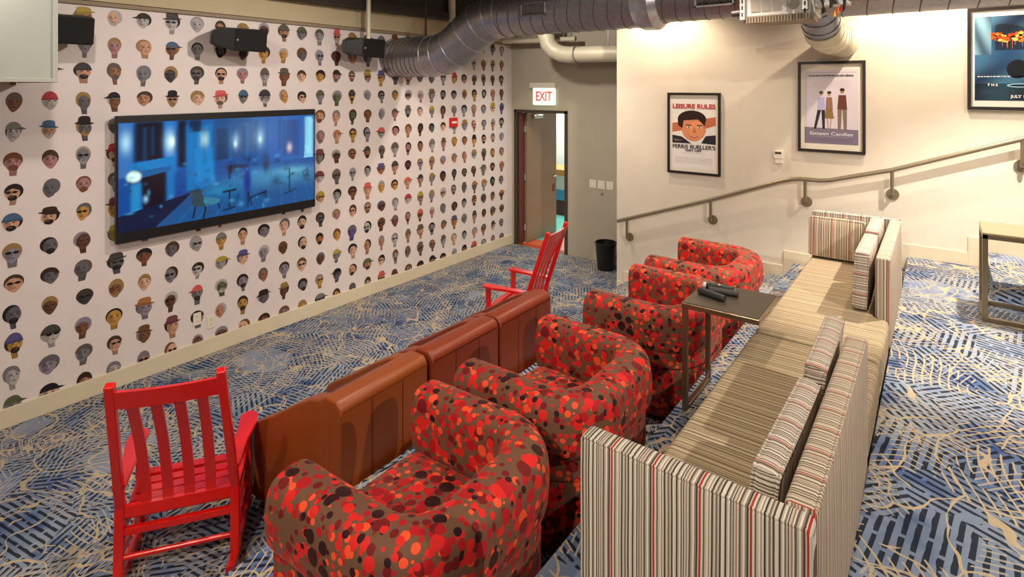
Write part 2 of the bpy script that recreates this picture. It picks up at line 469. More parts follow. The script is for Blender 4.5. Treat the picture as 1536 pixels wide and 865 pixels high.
class Print:
    """flat coloured shapes printed on a surface; (u,v) in metres -> 3D by fn(u,v,height)"""
    def __init__(s, fn): s.fn = fn; s.v = []; s.f = []; s.c = []; s.lift = 0
    def poly(s, pts, col, lift):
        i0 = len(s.v)
        for u, v in pts: s.v.append(s.fn(u, v, lift))
        s.f.append(list(range(i0, i0+len(pts)))); s.c.append(col)
    def ell(s, u, v, a, b, col, lift, rot=0, seg=14, sq=2.0):
        P = []
        for k in range(seg):
            t = 2*PI*k/seg; c, d = math.cos(t), math.sin(t)
            x = a*math.copysign(abs(c)**(2/sq), c); y = b*math.copysign(abs(d)**(2/sq), d)
            P.append((u+x*math.cos(rot)-y*math.sin(rot), v+x*math.sin(rot)+y*math.cos(rot)))
        s.poly(P, col, lift)
    def build(s, name, mtl, parent=None):
        me = bpy.data.meshes.new(name); me.from_pydata(s.v, [], s.f)
        at = me.color_attributes.new('print', 'FLOAT_COLOR', 'CORNER')
        i = 0
        for f, c in zip(s.f, s.c):
            for _ in f: at.data[i].color = (*c, 1); i += 1
        me.materials.append(mtl)
        o = bpy.data.objects.new(name, me)
        return link(o, parent)

# ================================================================== THE ROOM
bm = BM()
box(bm, XL-.1, XA, -2.6, YB, -.1, 0)                 # lowest floor
box(bm, -3.18, XA, YF-.0, YB, -.1, 0)
box(bm, XA, XB, -2.6, YF, -.1, ZA, .004)
box(bm, XB, XC, -2.6, YF, -.1, ZB, .004)
box(bm, XC, 3.6, -2.6, YF, -.1, ZC, .004)
for x0, x1, z in ((-3.05,-2.75,.135),(-2.75,XA,.27),(-1.62,XB,.545),(-.62,XC,.82)):
    box(bm, x0, x1+.002, 5.43, YF, 0, z, .004)
box(bm, XD, 3.6, 5.43, YF, ZC-.02, ZD, .004)
floor = struct('floor', bm, M['carpet'])

# ---- left wall with printed wallpaper
bm = BM(); box(bm, XL-.12, XL, -2.6, YB+.1, -.1, CEIL+.1)
wall_left = struct('wall_left', bm, M['paper'])
PR = Print(lambda u, v, l: (XL+.0008+l, u, v))
skin = [rgb(c) for c in ((176,126,98),(196,150,120),(120,78,56),(150,102,74),(210,168,140),(96,62,46),(168,120,120),(188,140,70))]
grey = [rgb(c) for c in ((150,146,146),(120,116,118),(176,170,168),(98,94,98),(138,128,140))]
hairs = [rgb(c) for c in ((34,26,24),(52,36,26),(70,52,40),(28,28,32),(96,84,76),(110,72,40),(150,120,70))]
bright = [rgb(c) for c in ((176,60,66),(170,150,60),(88,80,124),(70,98,128),(170,110,58),(88,96,66),(118,64,72),(120,118,110),(70,66,62),(204,92,84),(96,86,80),(60,58,60),(110,96,84))]
def dk(c, k): return tuple(x*k for x in c)
def head(u, v, R, s=1.0):
    st = R.random()
    sk = R.choice(skin if st < .55 else grey)
    if st > .93: sk = R.choice(bright)
    w = .042*R.uniform(.85,1.15)*s; h = .058*R.uniform(.9,1.1)*s; side = R.choice((-1,0,1)); rot = R.uniform(-.15,.15)
    if R.random() < .5:      # neck
        n = R.uniform(.4,.65)*w
        PR.poly([(u-n,v-h*.6),(u+n,v-h*.6),(u+n*.8+side*.006,v-h*1.5),(u-n*.8+side*.006,v-h*1.5)], dk(sk,.62), 0)
    hr = R.choice(hairs) if R.random() < .75 else R.choice(grey)
    kind = R.random()
    PR.ell(u-side*.006, v+h*.2, w*1.16, h*.92, hr, .0004, rot, 16)     # hair mass
    # face: taper to the chin
    P = []
    for k in range(18):
        t = 2*PI*k/18; x = math.cos(t)*w; y = math.sin(t)*h
        if y < 0: x *= 1-.42*(-y/h)**1.5
        P.append((u+side*.006+x*math.cos(rot)-y*math.sin(rot), v-h*.08+y*.96+x*math.sin(rot)))
    PR.poly(P, sk, .0008)
    PR.ell(u-w*.52, v-h*.12, w*.34, h*.6, dk(sk,.66), .0010, .1)        # tone of the print
    PR.ell(u+side*.01+w*.12, v-h*.02, w*.2, h*.34, tuple(min(1,c*1.3) for c in sk), .0012)
    if R.random() < .35: PR.ell(u+side*.006, v-h*.62, w*.62, h*.34, dk(hr,.9), .0012)   # beard
    ey = v+h*.08; ex = u+side*.012
    if R.random() < .3:      # dark glasses
        for q in (-1,1): PR.ell(ex+q*w*.42, ey, w*.36, h*.16, (.012,.012,.014), .0016)
        PR.poly([(ex-w*.9,ey+.002),(ex+w*.9,ey+.002),(ex+w*.9,ey+.006),(ex-w*.9,ey+.006)], (.012,.012,.014), .0016)
    else:
        for q in (-1,1):
            PR.ell(ex+q*w*.40, ey, w*.22, h*.075, dk(sk,.2), .0016, seg=8)
            PR.poly([(ex+q*w*.16,ey+h*.16),(ex+q*w*.62,ey+h*.18),(ex+q*w*.62,ey+h*.24),(ex+q*w*.16,ey+h*.22)], dk(hr,.7), .0016)
    PR.poly([(ex-w*.05,ey),(ex+w*.1,ey),(ex+w*.16,ey-h*.36),(ex-w*.12,ey-h*.36)], dk(sk,.72), .0014)
    PR.ell(ex, v-h*.5, w*.3, h*.06, dk(sk,.32), .0018, seg=8)
    # fringe / hats
    if kind < .52:
        hw = R.uniform(.3,.55)
        P = [(u+side*.004+math.cos(t)*w*1.12, v+h*.1+math.sin(t)*h*.98) for t in [PI*k/12 for k in range(13)]]
        P += [(u-w*.5, v+h*(hw+.1)), (u+w*.1*side, v+h*(hw+.2)), (u+w*.6, v+h*hw)]
        PR.poly(P, hr, .0020)
    elif kind < .64:        # brimmed hat
        hc = R.choice(bright+hairs)
        PR.ell(u, v+h*.85, w*.98, h*.52, hc, .0022, 0, 14, 2.8)
        PR.ell(u, v+h*.52, w*1.5, h*.15, dk(hc,.7), .0024, R.uniform(-.2,.2))
    elif kind < .76:        # cap with a peak
        hc = R.choice(bright+hairs); q = R.choice((-1,1))
        P = [(u+math.cos(t)*w*1.12, v+h*.32+math.sin(t)*h*.82) for t in [PI*k/12 for k in range(13)]]
        PR.poly(P, hc, .0022)
        PR.poly([(u+q*w*.3,v+h*.32),(u+q*w*1.1,v+h*.55),(u+q*w*1.9,v+h*.34),(u+q*w*1.1,v+h*.26)], dk(hc,.6), .0024)
    elif kind < .86:        # knitted hat or wrapped scarf
        hc = R.choice(bright)
        P = [(u+math.cos(t)*w*1.2, v+h*.2+math.sin(t)*h*1.05) for t in [PI*k/12 for k in range(13)]]
        PR.poly(P, hc, .0022)
        PR.poly([(u-w*1.2,v+h*.2),(u+w*1.2,v+h*.2),(u+w*1.2,v+h*.42),(u-w*1.2,v+h*.42)], dk(hc,.65), .0024)
R = random.Random(21)
for i in range(-2, 30):
    for j in range(14):
        y = 1.12+.2165*i; z = 3.063-.2245*j
        if y > YB-.08 or z < .13: continue
        yy = y + R.uniform(-.008,.008); zz = z + R.uniform(-.008,.008)
        head(yy, zz, R, 1.12)
PR.build('printed_heads', M['printed'], wall_left)

# soffit band above the paper, darker brown strip under it, skirting
bm = BM(); box(bm, XL, XL+.05, -2.6, YB, 3.19, CEIL); struct('trim_1', bm, M['soffit'])
bm = BM(); box(bm, XL, XL+.03, -2.6, YB, 3.155, 3.19, .004); struct('trim_2', bm, M['dooredge'] if False else mat('brown_strip', rgb((150,134,112)), .8))
bm = BM(); box(bm, XL, XL+.018, -2.6, YB, 0, .145, .004); struct('baseboard_left', bm, M['skirt'])
bm = BM(); box(bm, -3.4, -2.6+.02, YB-.015, YB, 0, .001); bm.free()
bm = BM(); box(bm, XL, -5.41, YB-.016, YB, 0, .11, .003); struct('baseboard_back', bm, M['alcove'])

# back wall with the doorway
DX0, DX1, DZ = -5.40, -4.42, 2.14
bm = BM()
box(bm, XL-.1, DX0, YB, YB+.14, -.1, CEIL); box(bm, DX1, 3.6, YB, YB+.14, -.1, CEIL); box(bm, DX0, DX1, YB, YB+.14, DZ, CEIL)
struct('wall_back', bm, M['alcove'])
# cream poster wall in front of it and its return
bm = BM(); box(bm, -3.18, 3.6, YF, YF+.14, -.1, CEIL); struct('wall_far', bm, M['cream'])
bm = BM(); box(bm, 3.6, 3.72, -2.6, YB, -.1, CEIL); struct('wall_right', bm, M['cream'])
bm = BM(); box(bm, XL-.1, 3.7, -2.72, -2.6, -.1, CEIL); struct('wall_rear', bm, M['cream'])
bm = BM(); box(bm, XL-.1, 3.7, -2.7, YB+.1, CEIL, CEIL+.1); struct('ceiling', bm, M['dark'])
# stepped skirting on the cream wall
segs = [(-3.18,-3.10,0),(-3.10,-2.80,.135),(-2.80,-2.52,.27),(-2.52,-1.67,ZA),(-1.67,-1.285,.545),(-1.285,-.66,ZB),(-.66,-.30,.82),(-.30,.195,ZC),(.195,3.6,ZD)]
bm = BM()
for k, (x0, x1, z) in enumerate(segs):
    zl = segs[k-1][2] if k else 0
    box(bm, x0, x1, YF-.014, YF, min(z, zl)-.0, z+.115, .003)
struct('baseboard_right', bm, M['skirt'])

# door_1: frame, open leaf, closer, lever, hinges
bm = BM()
f = .045
box(bm, DX0, DX0+f, YB-.03, YB+.15, 0, DZ, .004); box(bm, DX1-f, DX1, YB-.03, YB+.15, 0, DZ, .004); box(bm, DX0, DX1, YB-.03, YB+.15, DZ-f, DZ, .004)
frame = obj('door_1', bm, M['doorframe']); frame['kind'] = 'structure'
LX = DX0+f
bm = BM(); box(bm, LX+.03, LX+.075, YB+.16, YB+1.03, .012, DZ-f-.01, .003); leaf = obj('door_leaf', bm, M['doorleaf'], frame)
bm = BM(); box(bm, LX+.002, LX+.03, YB+.02, YB+.17, .012, DZ-f-.01, .003); obj('door_stop', bm, M['dooredge'], frame)
for z in (.25, 1.05, 1.82):
    bm = BM(); tube(bm, [(LX+.045, YB+.15, z-.05), (LX+.045, YB+.15, z+.05)], .012, 10); box(bm, LX+.03,LX+.06,YB+.12,YB+.15,z-.05,z+.05)
    obj('hinge', bm, M['chrome'], frame)
bm = BM(); tube(bm, [(LX+.075,YB+.95,.98),(LX+.11,YB+.95,.98)], .028, 16); tube(bm, [(LX+.11,YB+.95,.98),(LX+.13,YB+.95,.98),(LX+.135,YB+.93,.98),(LX+.135,YB+.83,.98)], .010, 10)
obj('lever_handle', bm, M['chrome'], leaf, True)
bm = BM(); box(bm, LX+.076, LX+.079, YB+.90, YB+.97, .72, .84); obj('hanging_tag', bm, M['dooredge'], leaf)
bm = BM(); box(bm, LX+.075, LX+.13, YB+.30, YB+.55, DZ-.16, DZ-.10, .008); beam(bm, (LX+.10,YB+.42,DZ-.09),(LX+.30,YB+.12,DZ-.07),.02,.012); obj('door_closer', bm, M['chrome'], leaf)

# the bright room beyond the door
bm = BM(); box(bm, -8, -3, YB+.14, 10.2, -.1, 0); 
fh, n, b = base('hall_floor_colours', .35, .5)
s = n.sep(n.obj()); q = n.m('ADD', s[1], n.m('MULTIPLY', s[0], .25))
cA = n.mix(n.m('GREATER_THAN', q, 6.35), (*rgb((226,110,70)),1), (*rgb((120,205,190)),1))  # aqua area: cyan reflection painted into the floor colour
cA = n.mix(n.m('GREATER_THAN', s[0], -4.93), cA, (*rgb((235,170,160)),1))
n.L.new(cA, b.inputs['Base Color'])
struct('floor_hall', bm, fh)
bm = BM(); box(bm, -8, -3, 10.2, 10.3, -.1, 3.0); box(bm, -8.1, -8, YB+.14, 10.3, -.1, 3); box(bm, -3, -2.9, YB+.14, 10.3, -.1, 3); struct('wall_hall', bm, mat('pale_aqua_paint', rgb((222,236,232)), .7))
bm = BM(); box(bm, -8, -3, YB+.14, 10.3, 3.0, 3.1); struct('ceiling_hall', bm, M['white'])
ct = thing('service_counter', 'long low counter with orange wooden top seen through the open door', 'counter', (-6.2, 9.6, 0))
bm = BM(); box(bm, -1.2, 1.2, -.3, .3, .78, .90, .01); obj('countertop', bm, mat('orange_wood', rgb((214,150,80)), .5), ct)
bm = BM(); box(bm, -1.15, 1.15, -.25, .3, .50, .78); obj('white_panel', bm, M['white'], ct)
bm = BM(); box(bm, -1.15, 1.15, -.26, .3, .30, .50); obj('blue_panel', bm, mat('blue_panel', rgb((70,150,190)), .5), ct)
bm = BM(); box(bm, -1.10, 1.10, -.22, .3, 0, .30); obj('plinth', bm, M['dooredge'], ct)

# ================================================================== WALL FITTINGS
# exit sign
ex = thing('exit_sign', 'backlit white exit sign with red letters above the open door', 'sign', (-4.83, YB, 2.34))
bm = BM(); box(bm, -.25, .22, -.06, 0, .14, .22, .006); obj('mounting_plate', bm, M['plastic'], ex)
bm = BM(); box(bm, -.19, .20, -.05, -.005, -.12, .14, .008); obj('sign_face', bm, M['exit'], ex)
text_obj('lettering', 'EXIT', .2, M['exitred'], ex, Matrix.Translation((.01,-.052,.008)) @ Matrix.Rotation(PI/2,4,'X'), width=.29, bold=.004)
# switches on the alcove wall
for k, (x, lab) in enumerate(((-3.995,'leftmost square wall switch plate beside the door, furthest from the cream wall'),(-3.86,'middle one of the three square wall switch plates'),(-3.725,'rightmost square wall switch plate, nearest the cream wall corner'))):
    t = thing('light_switch', lab, 'switch', (x, YB, 1.10), group='switch plates between the door and the cream wall')
    bm = BM(); box(bm, -.055, .055, -.008, 0, -.06, .06, .003); obj('plate', bm, M['plastic'], t)
    bm = BM(); box(bm, -.012, .012, -.013, -.007, -.022, .022, .002); obj('rocker', bm, M['white'], t)
bm = BM(); bmesh.ops.create_uvsphere(bm, u_segments=14, v_segments=10, radius=.022)
o = obj('key_switch', bm, M['chrome'], smooth=True); o.location = (-3.85, YB-.012, .985); o.scale = (1,.6,1)
tag(o, 'tiny round brass key switch just under the three switch plates', 'switch')
# thermostat
t = thing('thermostat', 'small cream thermostat on the cream wall below the two smaller posters', 'thermostat', (-1.335, YF, 1.775))
bm = BM(); box(bm, -.045, .045, -.028, 0, -.02, .065, .006); obj('housing', bm, M['plastic'], t)
bm = BM(); box(bm, -.032, .04, -.024, 0, -.07, -.02, .006); obj('base_plate', bm, M['plastic'], t)
bm = BM(); box(bm, -.03, .03, -.030, -.027, .03, .052); obj('display', bm, M['slate'], t)
# fire alarm
t = thing('fire_alarm', 'small red fire alarm box on the printed wall near the door', 'alarm', (XL, 5.855, 2.0))
bm = BM(); box(bm, 0, .035, -.075, .075, -.065, .065, .006); obj('housing', bm, M['alarm'], t)
bm = BM(); box(bm, .035, .038, -.05, .05, -.012, .014); obj('white_label', bm, M['white'], t)
# outlets
for y, z, lab in ((2.545,.29,'cream electrical outlet low on the printed wall under the television, right one of the pair'),(2.42,.36,'cream blank plate low on the printed wall, left one of the pair')):
    t = thing('wall_outlet', lab, 'outlet', (XL, y, z))
    bm = BM(); box(bm, 0, .007, -.035, .035, -.057, .057, .002); obj('plate', bm, M['plastic'], t)
    bm = BM()
    for dz in (-.022,.022): box(bm, .007, .0085, -.013, .013, dz-.012, dz+.012, .001)
    obj('socket', bm, M['skirt'], t)

# television
tv = thing('television', 'large flat television with a blue film scene on the printed wall', 'television', (XL, 2.67, 1.735))
W2, Hh = .925, .525
bm = BM(); box(bm, .055, .10, -W2, W2, -Hh, Hh, .006); obj('bezel', bm, M['black'], tv)
bm = BM(); box(bm, .003, .056, -.35, .35, -.25, .25, .004); obj('wall_bracket', bm, M['black'], tv)
NX, NY = 300, 165
yy, xx = np.mgrid[0:NY, 0:NX]; u = (xx+.5)/NX; v = (yy+.5)/NY       # v downwards
img = np.zeros((NY, NX, 3)); 
def setc(mask, c, a=1.0):
    c = np.array(rgb(c)); m_ = (mask*a)[...,None]; img[:] = img*(1-m_)+c*m_
def R_(x0, y0, x1, y1, c, a=1., soft=.004):
    m_ = 1/(1+np.exp(-(u-x0)/soft))*1/(1+np.exp((u-x1)/soft))*1/(1+np.exp(-(v-y0)/soft))*1/(1+np.exp((v-y1)/soft)); setc(m_, c, a)
def Ew(cx_, cy_, a_, b_, c, al=1., p=2.): setc(np.exp(-(((u-cx_)/a_)**2+((v-cy_)/b_)**2)**(p/2)), c, al)
def PL(pts, c, al=1.):
    m_ = np.zeros_like(u, bool); n_ = len(pts)
    for i in range(n_):
        x1, y1 = pts[i]; x2, y2 = pts[(i+1)%n_]
        cond = (y1 > v) != (y2 > v)
        with np.errstate(divide='ignore', invalid='ignore'):
            xi = (x2-x1)*(v-y1)/(y2-y1+1e-12)+x1
        m_ ^= cond & (u < xi)
    setc(m_.astype(float), c, al)
def LN(x1, y1, x2, y2, w, c, al=1.):
    dx, dy = x2-x1, (y2-y1)*.57; L2 = dx*dx+dy*dy
    t_ = np.clip(((u-x1)*dx+(v-y1)*.57*dy)/L2, 0, 1); d_ = np.hypot(u-x1-t_*dx, (v-y1)*.57-t_*dy); setc(1/(1+np.exp((d_-w)/(w*.3))), c, al)
setc(np.ones_like(u), (4,72,156))
setc(np.clip(1-v*1.6,0,1), (20,100,180), .7)
R_(.0,.0,.06,.5,(60,110,190)); Ew(.03,.18,.022,.09,(190,215,255),.85)
R_(.065,0,.19,.36,(22,16,40)); R_(.19,0,.245,.5,(20,110,200)); Ew(.215,.20,.022,.10,(215,230,255),.9); Ew(.225,.2,.010,.04,(255,255,255),1)
R_(.25,0,.29,.45,(8,20,40)); R_(.29,.05,.42,.7,(0,110,190)); R_(.33,.28,.42,.62,(0,125,205)); R_(.30,.0,.36,.12,(8,40,80)); R_(.345,.12,.40,.27,(70,160,220),.5)
Ew(.375,.2,.016,.07,(215,235,255),.9); R_(.42,.0,.62,.42,(20,72,140)); R_(.43,.1,.5,.42,(16,48,100)); R_(.56,.06,.64,.36,(60,80,130),.7)
Ew(.53,.24,.02,.08,(190,210,255),.8); Ew(.53,.27,.008,.03,(255,255,255),1); Ew(.665,.22,.024,.09,(190,210,255),.8); Ew(.665,.24,.009,.035,(255,255,255),1); R_(.7,0,.93,.5,(16,90,180)); R_(.8,.05,.9,.45,(20,60,130),.6)
Ew(.62,.16,.17,.2,(96,128,190),.35); R_(.94,.02,.985,.45,(170,215,250),.9); PL([(.93,.5),(.955,.05),(.99,.05),(.99,.5)],(150,205,250),.8)
Ew(.84,.36,.015,.05,(230,190,215),.9)
# chimneypiece on the left
PL([(.04,.38),(.23,.34),(.24,.42),(.05,.47)],(20,120,200)); R_(.04,.45,.22,.52,(14,90,160)); PL([(.09,.52),(.20,.48),(.21,.76),(.10,.84)],(20,10,32)); R_(.20,.45,.235,.78,(20,110,190))
R_(.05,.56,.09,.88,(40,130,200)); Ew(.062,.5,.03,.055,(235,245,255),1,6); Ew(.11,.72,.01,.03,(170,200,250),.9)
PL([(0,.85),(.3,.72),(.42,.70),(.2,1),(0,1)],(8,26,66)); PL([(.15,1),(.33,.7),(.5,.62),(1,.62),(1,1)],(24,84,150),.9)
Ew(.8,.68,.22,.10,(90,160,210),.55); Ew(.65,.62,.16,.08,(80,140,200),.6); Ew(.86,.62,.1,.04,(130,190,230),.5); Ew(.45,.74,.08,.06,(40,140,200),.6)
for k in range(9): LN(.25+.09*k, 1.0, .40+.065*k, .68, .0018, (60,130,190), .35)
# dark furniture silhouettes
PL([(.30,.70),(.36,.70),(.38,.88),(.32,.86)],(50,70,90)); LN(.33,.87,.32,.97,.004,(6,14,30)); LN(.38,.88,.37,.99,.004,(6,14,30)); LN(.44,.84,.45,.92,.003,(6,14,30)); PL([(.37,.78),(.45,.82),(.45,.86),(.38,.88)],(60,120,160))
LN(.47,.76,.53,.75,.006,(10,20,40)); LN(.5,.76,.5,.92,.004,(8,14,30)); LN(.47,.95,.53,.93,.004,(8,14,30))
LN(.61,.86,.70,.82,.004,(10,26,50)); LN(.61,.86,.62,.94,.003,(10,26,50)); LN(.70,.82,.70,.9,.003,(10,26,50))
Ew(.52,.52,.05,.06,(40,40,80),.8); R_(.49,.5,.60,.53,(44,34,60),.8); LN(.505,.5,.5,.62,.006,(24,24,50)); Ew(.60,.44,.015,.04,(14,30,60),.9); Ew(.595,.68,.022,.15,(0,50,150),.95,4); Ew(.70,.50,.02,.11,(40,50,90),.9,3)
LN(.60,.8,.6,.9,.005,(10,26,60)); Ew(.76,.72,.03,.06,(24,60,100),.7); LN(.84,.6,.84,.85,.004,(14,60,100)); LN(.81,.88,.88,.84,.003,(10,40,70)); LN(.83,.7,.86,.66,.004,(14,80,120)); PL([(.92,.66),(.96,.6),(.97,.78),(.93,.76)],(20,80,120),.7)
rs_ = np.random.RandomState(2)
for k in range(90):
    x_, y_ = rs_.uniform(.02,.98), rs_.uniform(.42,.98); Ew(x_, y_, rs_.uniform(.004,.018), rs_.uniform(.008,.03), [(6,20,44),(90,160,220),(20,100,170),(40,60,90)][k%4], rs_.uniform(.25,.6))
for k in range(26):
    x_ = rs_.uniform(0,1); R_(x_, rs_.uniform(0,.1), x_+rs_.uniform(.004,.02), rs_.uniform(.3,.48), [(4,40,90),(20,120,200)][k%2], .35)
img[:,:,1] *= 1.25
img = np.clip(img, 0, 1)**1.12
verts = []; faces = []
sw, sh = W2-.014, Hh-.072
for j in range(NY+1):
    for i in range(NX+1): verts.append((.1015, -sw+2*sw*i/NX, sh-2*sh*j/NY+.012))
for j in range(NY):
    for i in range(NX):
        a = j*(NX+1)+i; faces.append((a, a+NX+1, a+NX+2, a+1))
me = bpy.data.meshes.new('screen'); me.from_pydata(verts, [], faces)
at = me.color_attributes.new('print', 'FLOAT_COLOR', 'CORNER')
buf = np.ones((NY*NX, 4, 4), dtype=np.float32); buf[:, :, :3] = img.reshape(-1, 1, 3)
at.data.foreach_set('color', buf.ravel()); me.materials.append(M['screen'])
so = bpy.data.objects.new('screen', me); link(so, tv)

# posters ------------------------------------------------------------------
def poster(name, label, x0, x1, z0, z1, mount, paperc, draw, frame_w=.026, mar=.03):
    cx_, cz_ = (x0+x1)/2, (z0+z1)/2; hw, hh = (x1-x0)/2, (z1-z0)/2
    t = thing(name, label, 'poster', (cx_, YF, cz_), group='framed film posters on the cream wall')
    bm = BM()
    for a, b_, c, d in ((-hw,hw,hh-frame_w,hh),(-hw,hw,-hh,-hh+frame_w),(-hw,-hw+frame_w,-hh+frame_w,hh-frame_w),(hw-frame_w,hw,-hh+frame_w,hh-frame_w)):
        box(bm, a, b_, -.032, -.002, c, d, .002)
    obj('frame', bm, M['frameblack'], t)
    bm = BM(); box(bm, -hw+frame_w-.001, hw-frame_w+.001, -.012, -.002, -hh+frame_w-.001, hh-frame_w+.001); obj('mount', bm, mount, t)
    pw, ph = hw-frame_w-mar[0], hh-frame_w-mar[1]
    P = Print(lambda u_, v_, l: (u_, -.0128-l, v_))
    P.poly([(-pw,-ph),(pw,-ph),(pw,ph),(-pw,ph)], paperc, 0)
    draw(P, pw, ph, t)
    P.build('print', M['printed'], t)
    return t
TX = lambda x, z: Matrix.Translation((x,-.0165,z)) @ Matrix.Rotation(PI/2,4,'X')
Mred = mat('red_ink', rgb((190,36,40)), .6); Mblk = mat('black_ink', rgb((30,24,26)), .6); Mgry = mat('grey_ink', rgb((140,134,134)), .6); Mlit = mat('pale_ink', rgb((228,226,230)), .6)
def smalltext(P, y, w, n, col, seed, h=.004):
    r = random.Random(seed); x = -w
    while x < w:
        l = r.uniform(.008,.028); P.poly([(x,y),(min(w,x+l),y),(min(w,x+l),y+h),(x,y+h)], col, .0008); x += l+.005
def draw1(P, w, h, t):
    top, bot = h*.66, -h*.29
    flesh, flesh2, dark, jac = rgb((214,140,98)), rgb((196,112,74)), rgb((44,26,20)), rgb((44,38,48))
    # plain generic portrait block: folded arms band, oval, dark cap, dark jacket
    P.poly([(-w,h*.28),(-w,h*.02),(-w*.3,h*.10),(-w*.3,h*.34)], flesh2, .0006)
    P.poly([(w,h*.48),(w,h*.24),(w*.3,h*.10),(w*.3,h*.40)], flesh2, .0006)
    P.poly([(-w,-h*.06),(-w*.55,h*-.10),(-w*.1,bot),(-w,bot)], jac, .0008)
    P.poly([(w,-h*.02),(w*.55,h*-.06),(w*.35,bot+.01),(w,bot)], jac, .0008)
    P.poly([(-w*.5,-h*.20),(-w*.85,bot*.8),(-w*.95,bot*.6)], rgb((150,110,90)), .0010)
    P.ell(.0, h*.14, w*.56, h*.36, flesh, .0012, 0, 26)
    P.ell(w*.14, h*.10, w*.34, h*.26, tuple(min(1,c*1.15) for c in flesh), .0014, 0, 20)
    pts = [(-w*.08+math.cos(a)*w*.66, h*.40+math.sin(a)*h*.25) for a in [PI*k/14 for k in range(15)]]
    P.poly(pts+[(-w*.72,h*.22),(-w*.52,h*.14),(-w*.46,h*.36),(w*.2,h*.40),(w*.42,h*.28),(w*.5,h*.20)][::1], dark, .0018)
    for q in (-1,1):
        P.ell(q*w*.24+w*.03, h*.17, w*.10, h*.022, rgb((246,236,226)), .0024, 0, 12); P.ell(q*w*.24+w*.03, h*.17, w*.045, h*.02, rgb((52,34,26)), .0026, 0, 10)
        P.poly([(q*w*.38+w*.03,h*.225),(q*w*.12+w*.03,h*.215),(q*w*.12+w*.03,h*.237),(q*w*.36+w*.03,h*.25)], dark, .0026)
    P.poly([(w*.02,h*.17),(w*.07,h*.17),(w*.13,h*.02),(-w*.05,h*.02)], flesh2, .0020)
    P.ell(w*.04, -h*.085, w*.17, h*.028, rgb((168,64,56)), .0024, .05, 14)
    P.ell(w*.04, -h*.078, w*.12, h*.010, rgb((240,232,226)), .0026, .05, 12)
    smalltext(P, -h*.565, w*.5, 1, rgb((150,144,140)), 3, .003)
    for k in range(4): smalltext(P, -h*(.70+.045*k), w*.85, 1, rgb((160,156,152)), 10+k, .0035)
    text_obj('lettering', 'LEISURE RULES', .07, Mred, t, TX(0, h*.76), width=2*w*.98, bold=.0022)
    text_obj('lettering', "FERRIS BUELLER'S", .062, Mblk, t, TX(0, -h*.385), width=2*w*.98, bold=.0012)
    text_obj('lettering', 'DAY OFF', .036, Mblk, t, TX(0, -h*.485), width=w*.72, bold=.0012)
poster('framed_poster', 'black framed white poster with red headline and dark-haired portrait, nearest the room corner', -2.522, -1.92, 1.512, 2.432, M['mount'], rgb((232,228,222)), draw1, mar=(.028,.034))
def draw2(P, w, h, t):
    P.poly([(-w,-h),(w,-h),(w,-h*.60),(-w,-h*.56)], rgb((126,116,136)), .0004)
    # plain generic standing shapes
    def person(x, top, foot, cTop, cLow, cHair, cSkin, skirt=False, wd=.035, lean=0.0):
        hh_ = top-foot
        P.ell(x, top-hh_*.065, hh_*.042, hh_*.06, cSkin, .0012)
        P.ell(x, top-hh_*.035, hh_*.05, hh_*.04, cHair, .0014)
        P.poly([(x-wd*.75,top-hh_*.16),(x+wd*.75,top-hh_*.16),(x+wd,top-hh_*.5),(x-wd,top-hh_*.5)], cTop, .0010)
        if skirt:
            P.poly([(x-wd*.8,top-hh_*.45),(x+wd*.8,top-hh_*.45),(x+wd*1.3,top-hh_*.72),(x-wd*1.3,top-hh_*.72)], cLow, .0012)
            for q in (-1,1): P.poly([(x+q*wd*.45-.005,top-hh_*.72),(x+q*wd*.45+.005,top-hh_*.72),(x+q*wd*.3+.004,foot),(x+q*wd*.3-.004,foot)], cSkin, .0008)
        else:
            for q in (-1,1): P.poly([(x+q*wd*.5-wd*.45,top-hh_*.5),(x+q*wd*.5+wd*.45,top-hh_*.5),(x+q*wd*.6+wd*.3+lean*(q<0),foot),(x+q*wd*.6-wd*.3+lean*(q<0),foot)], cLow, .0008)
    f0 = -h*.60
    person(-w*.36, h*.42, f0, rgb((176,176,214)), rgb((44,40,48)), rgb((96,70,40)), rgb((196,160,130)), lean=-.035)
    person(-w*.06, h*.42, f0, rgb((150,108,92)), rgb((140,112,62)), rgb((66,46,34)), rgb((190,150,116)), True, .032)
    person(w*.42, h*.50, f0-.012, rgb((104,60,54)), rgb((132,112,98)), rgb((52,36,28)), rgb((180,130,90)), wd=.042)
    smalltext(P, h*.92, w*.92, 1, rgb((150,140,140)), 5, .004)
    for k in range(7): smalltext(P, h*(.70-.03*k), w*.72, 1, rgb((206,198,198)), 30+k, .003)
    text_obj('lettering', "It's the time of your life that may last a lifetime.", .024, Mblk, t, TX(0, h*.845), width=2*w*.84, bold=.0006)
    text_obj('lettering', 'Sixteen Candles', .046, Mlit, t, TX(0, -h*.73), width=2*w*.80, bold=.0004)
    smalltext(P, -h*.80, w*.7, 1, rgb((200,196,206)), 77, .003)
    for k in range(3): smalltext(P, -h*(.86+.035*k), w*.8, 1, rgb((96,88,106)), 60+k, .003)
poster('framed_poster', 'black framed lilac poster with three small standing figures, in the middle', -1.15, -.565, 1.852, 2.752, M['mount'], rgb((216,208,218)), draw2, mar=(.034,.058))
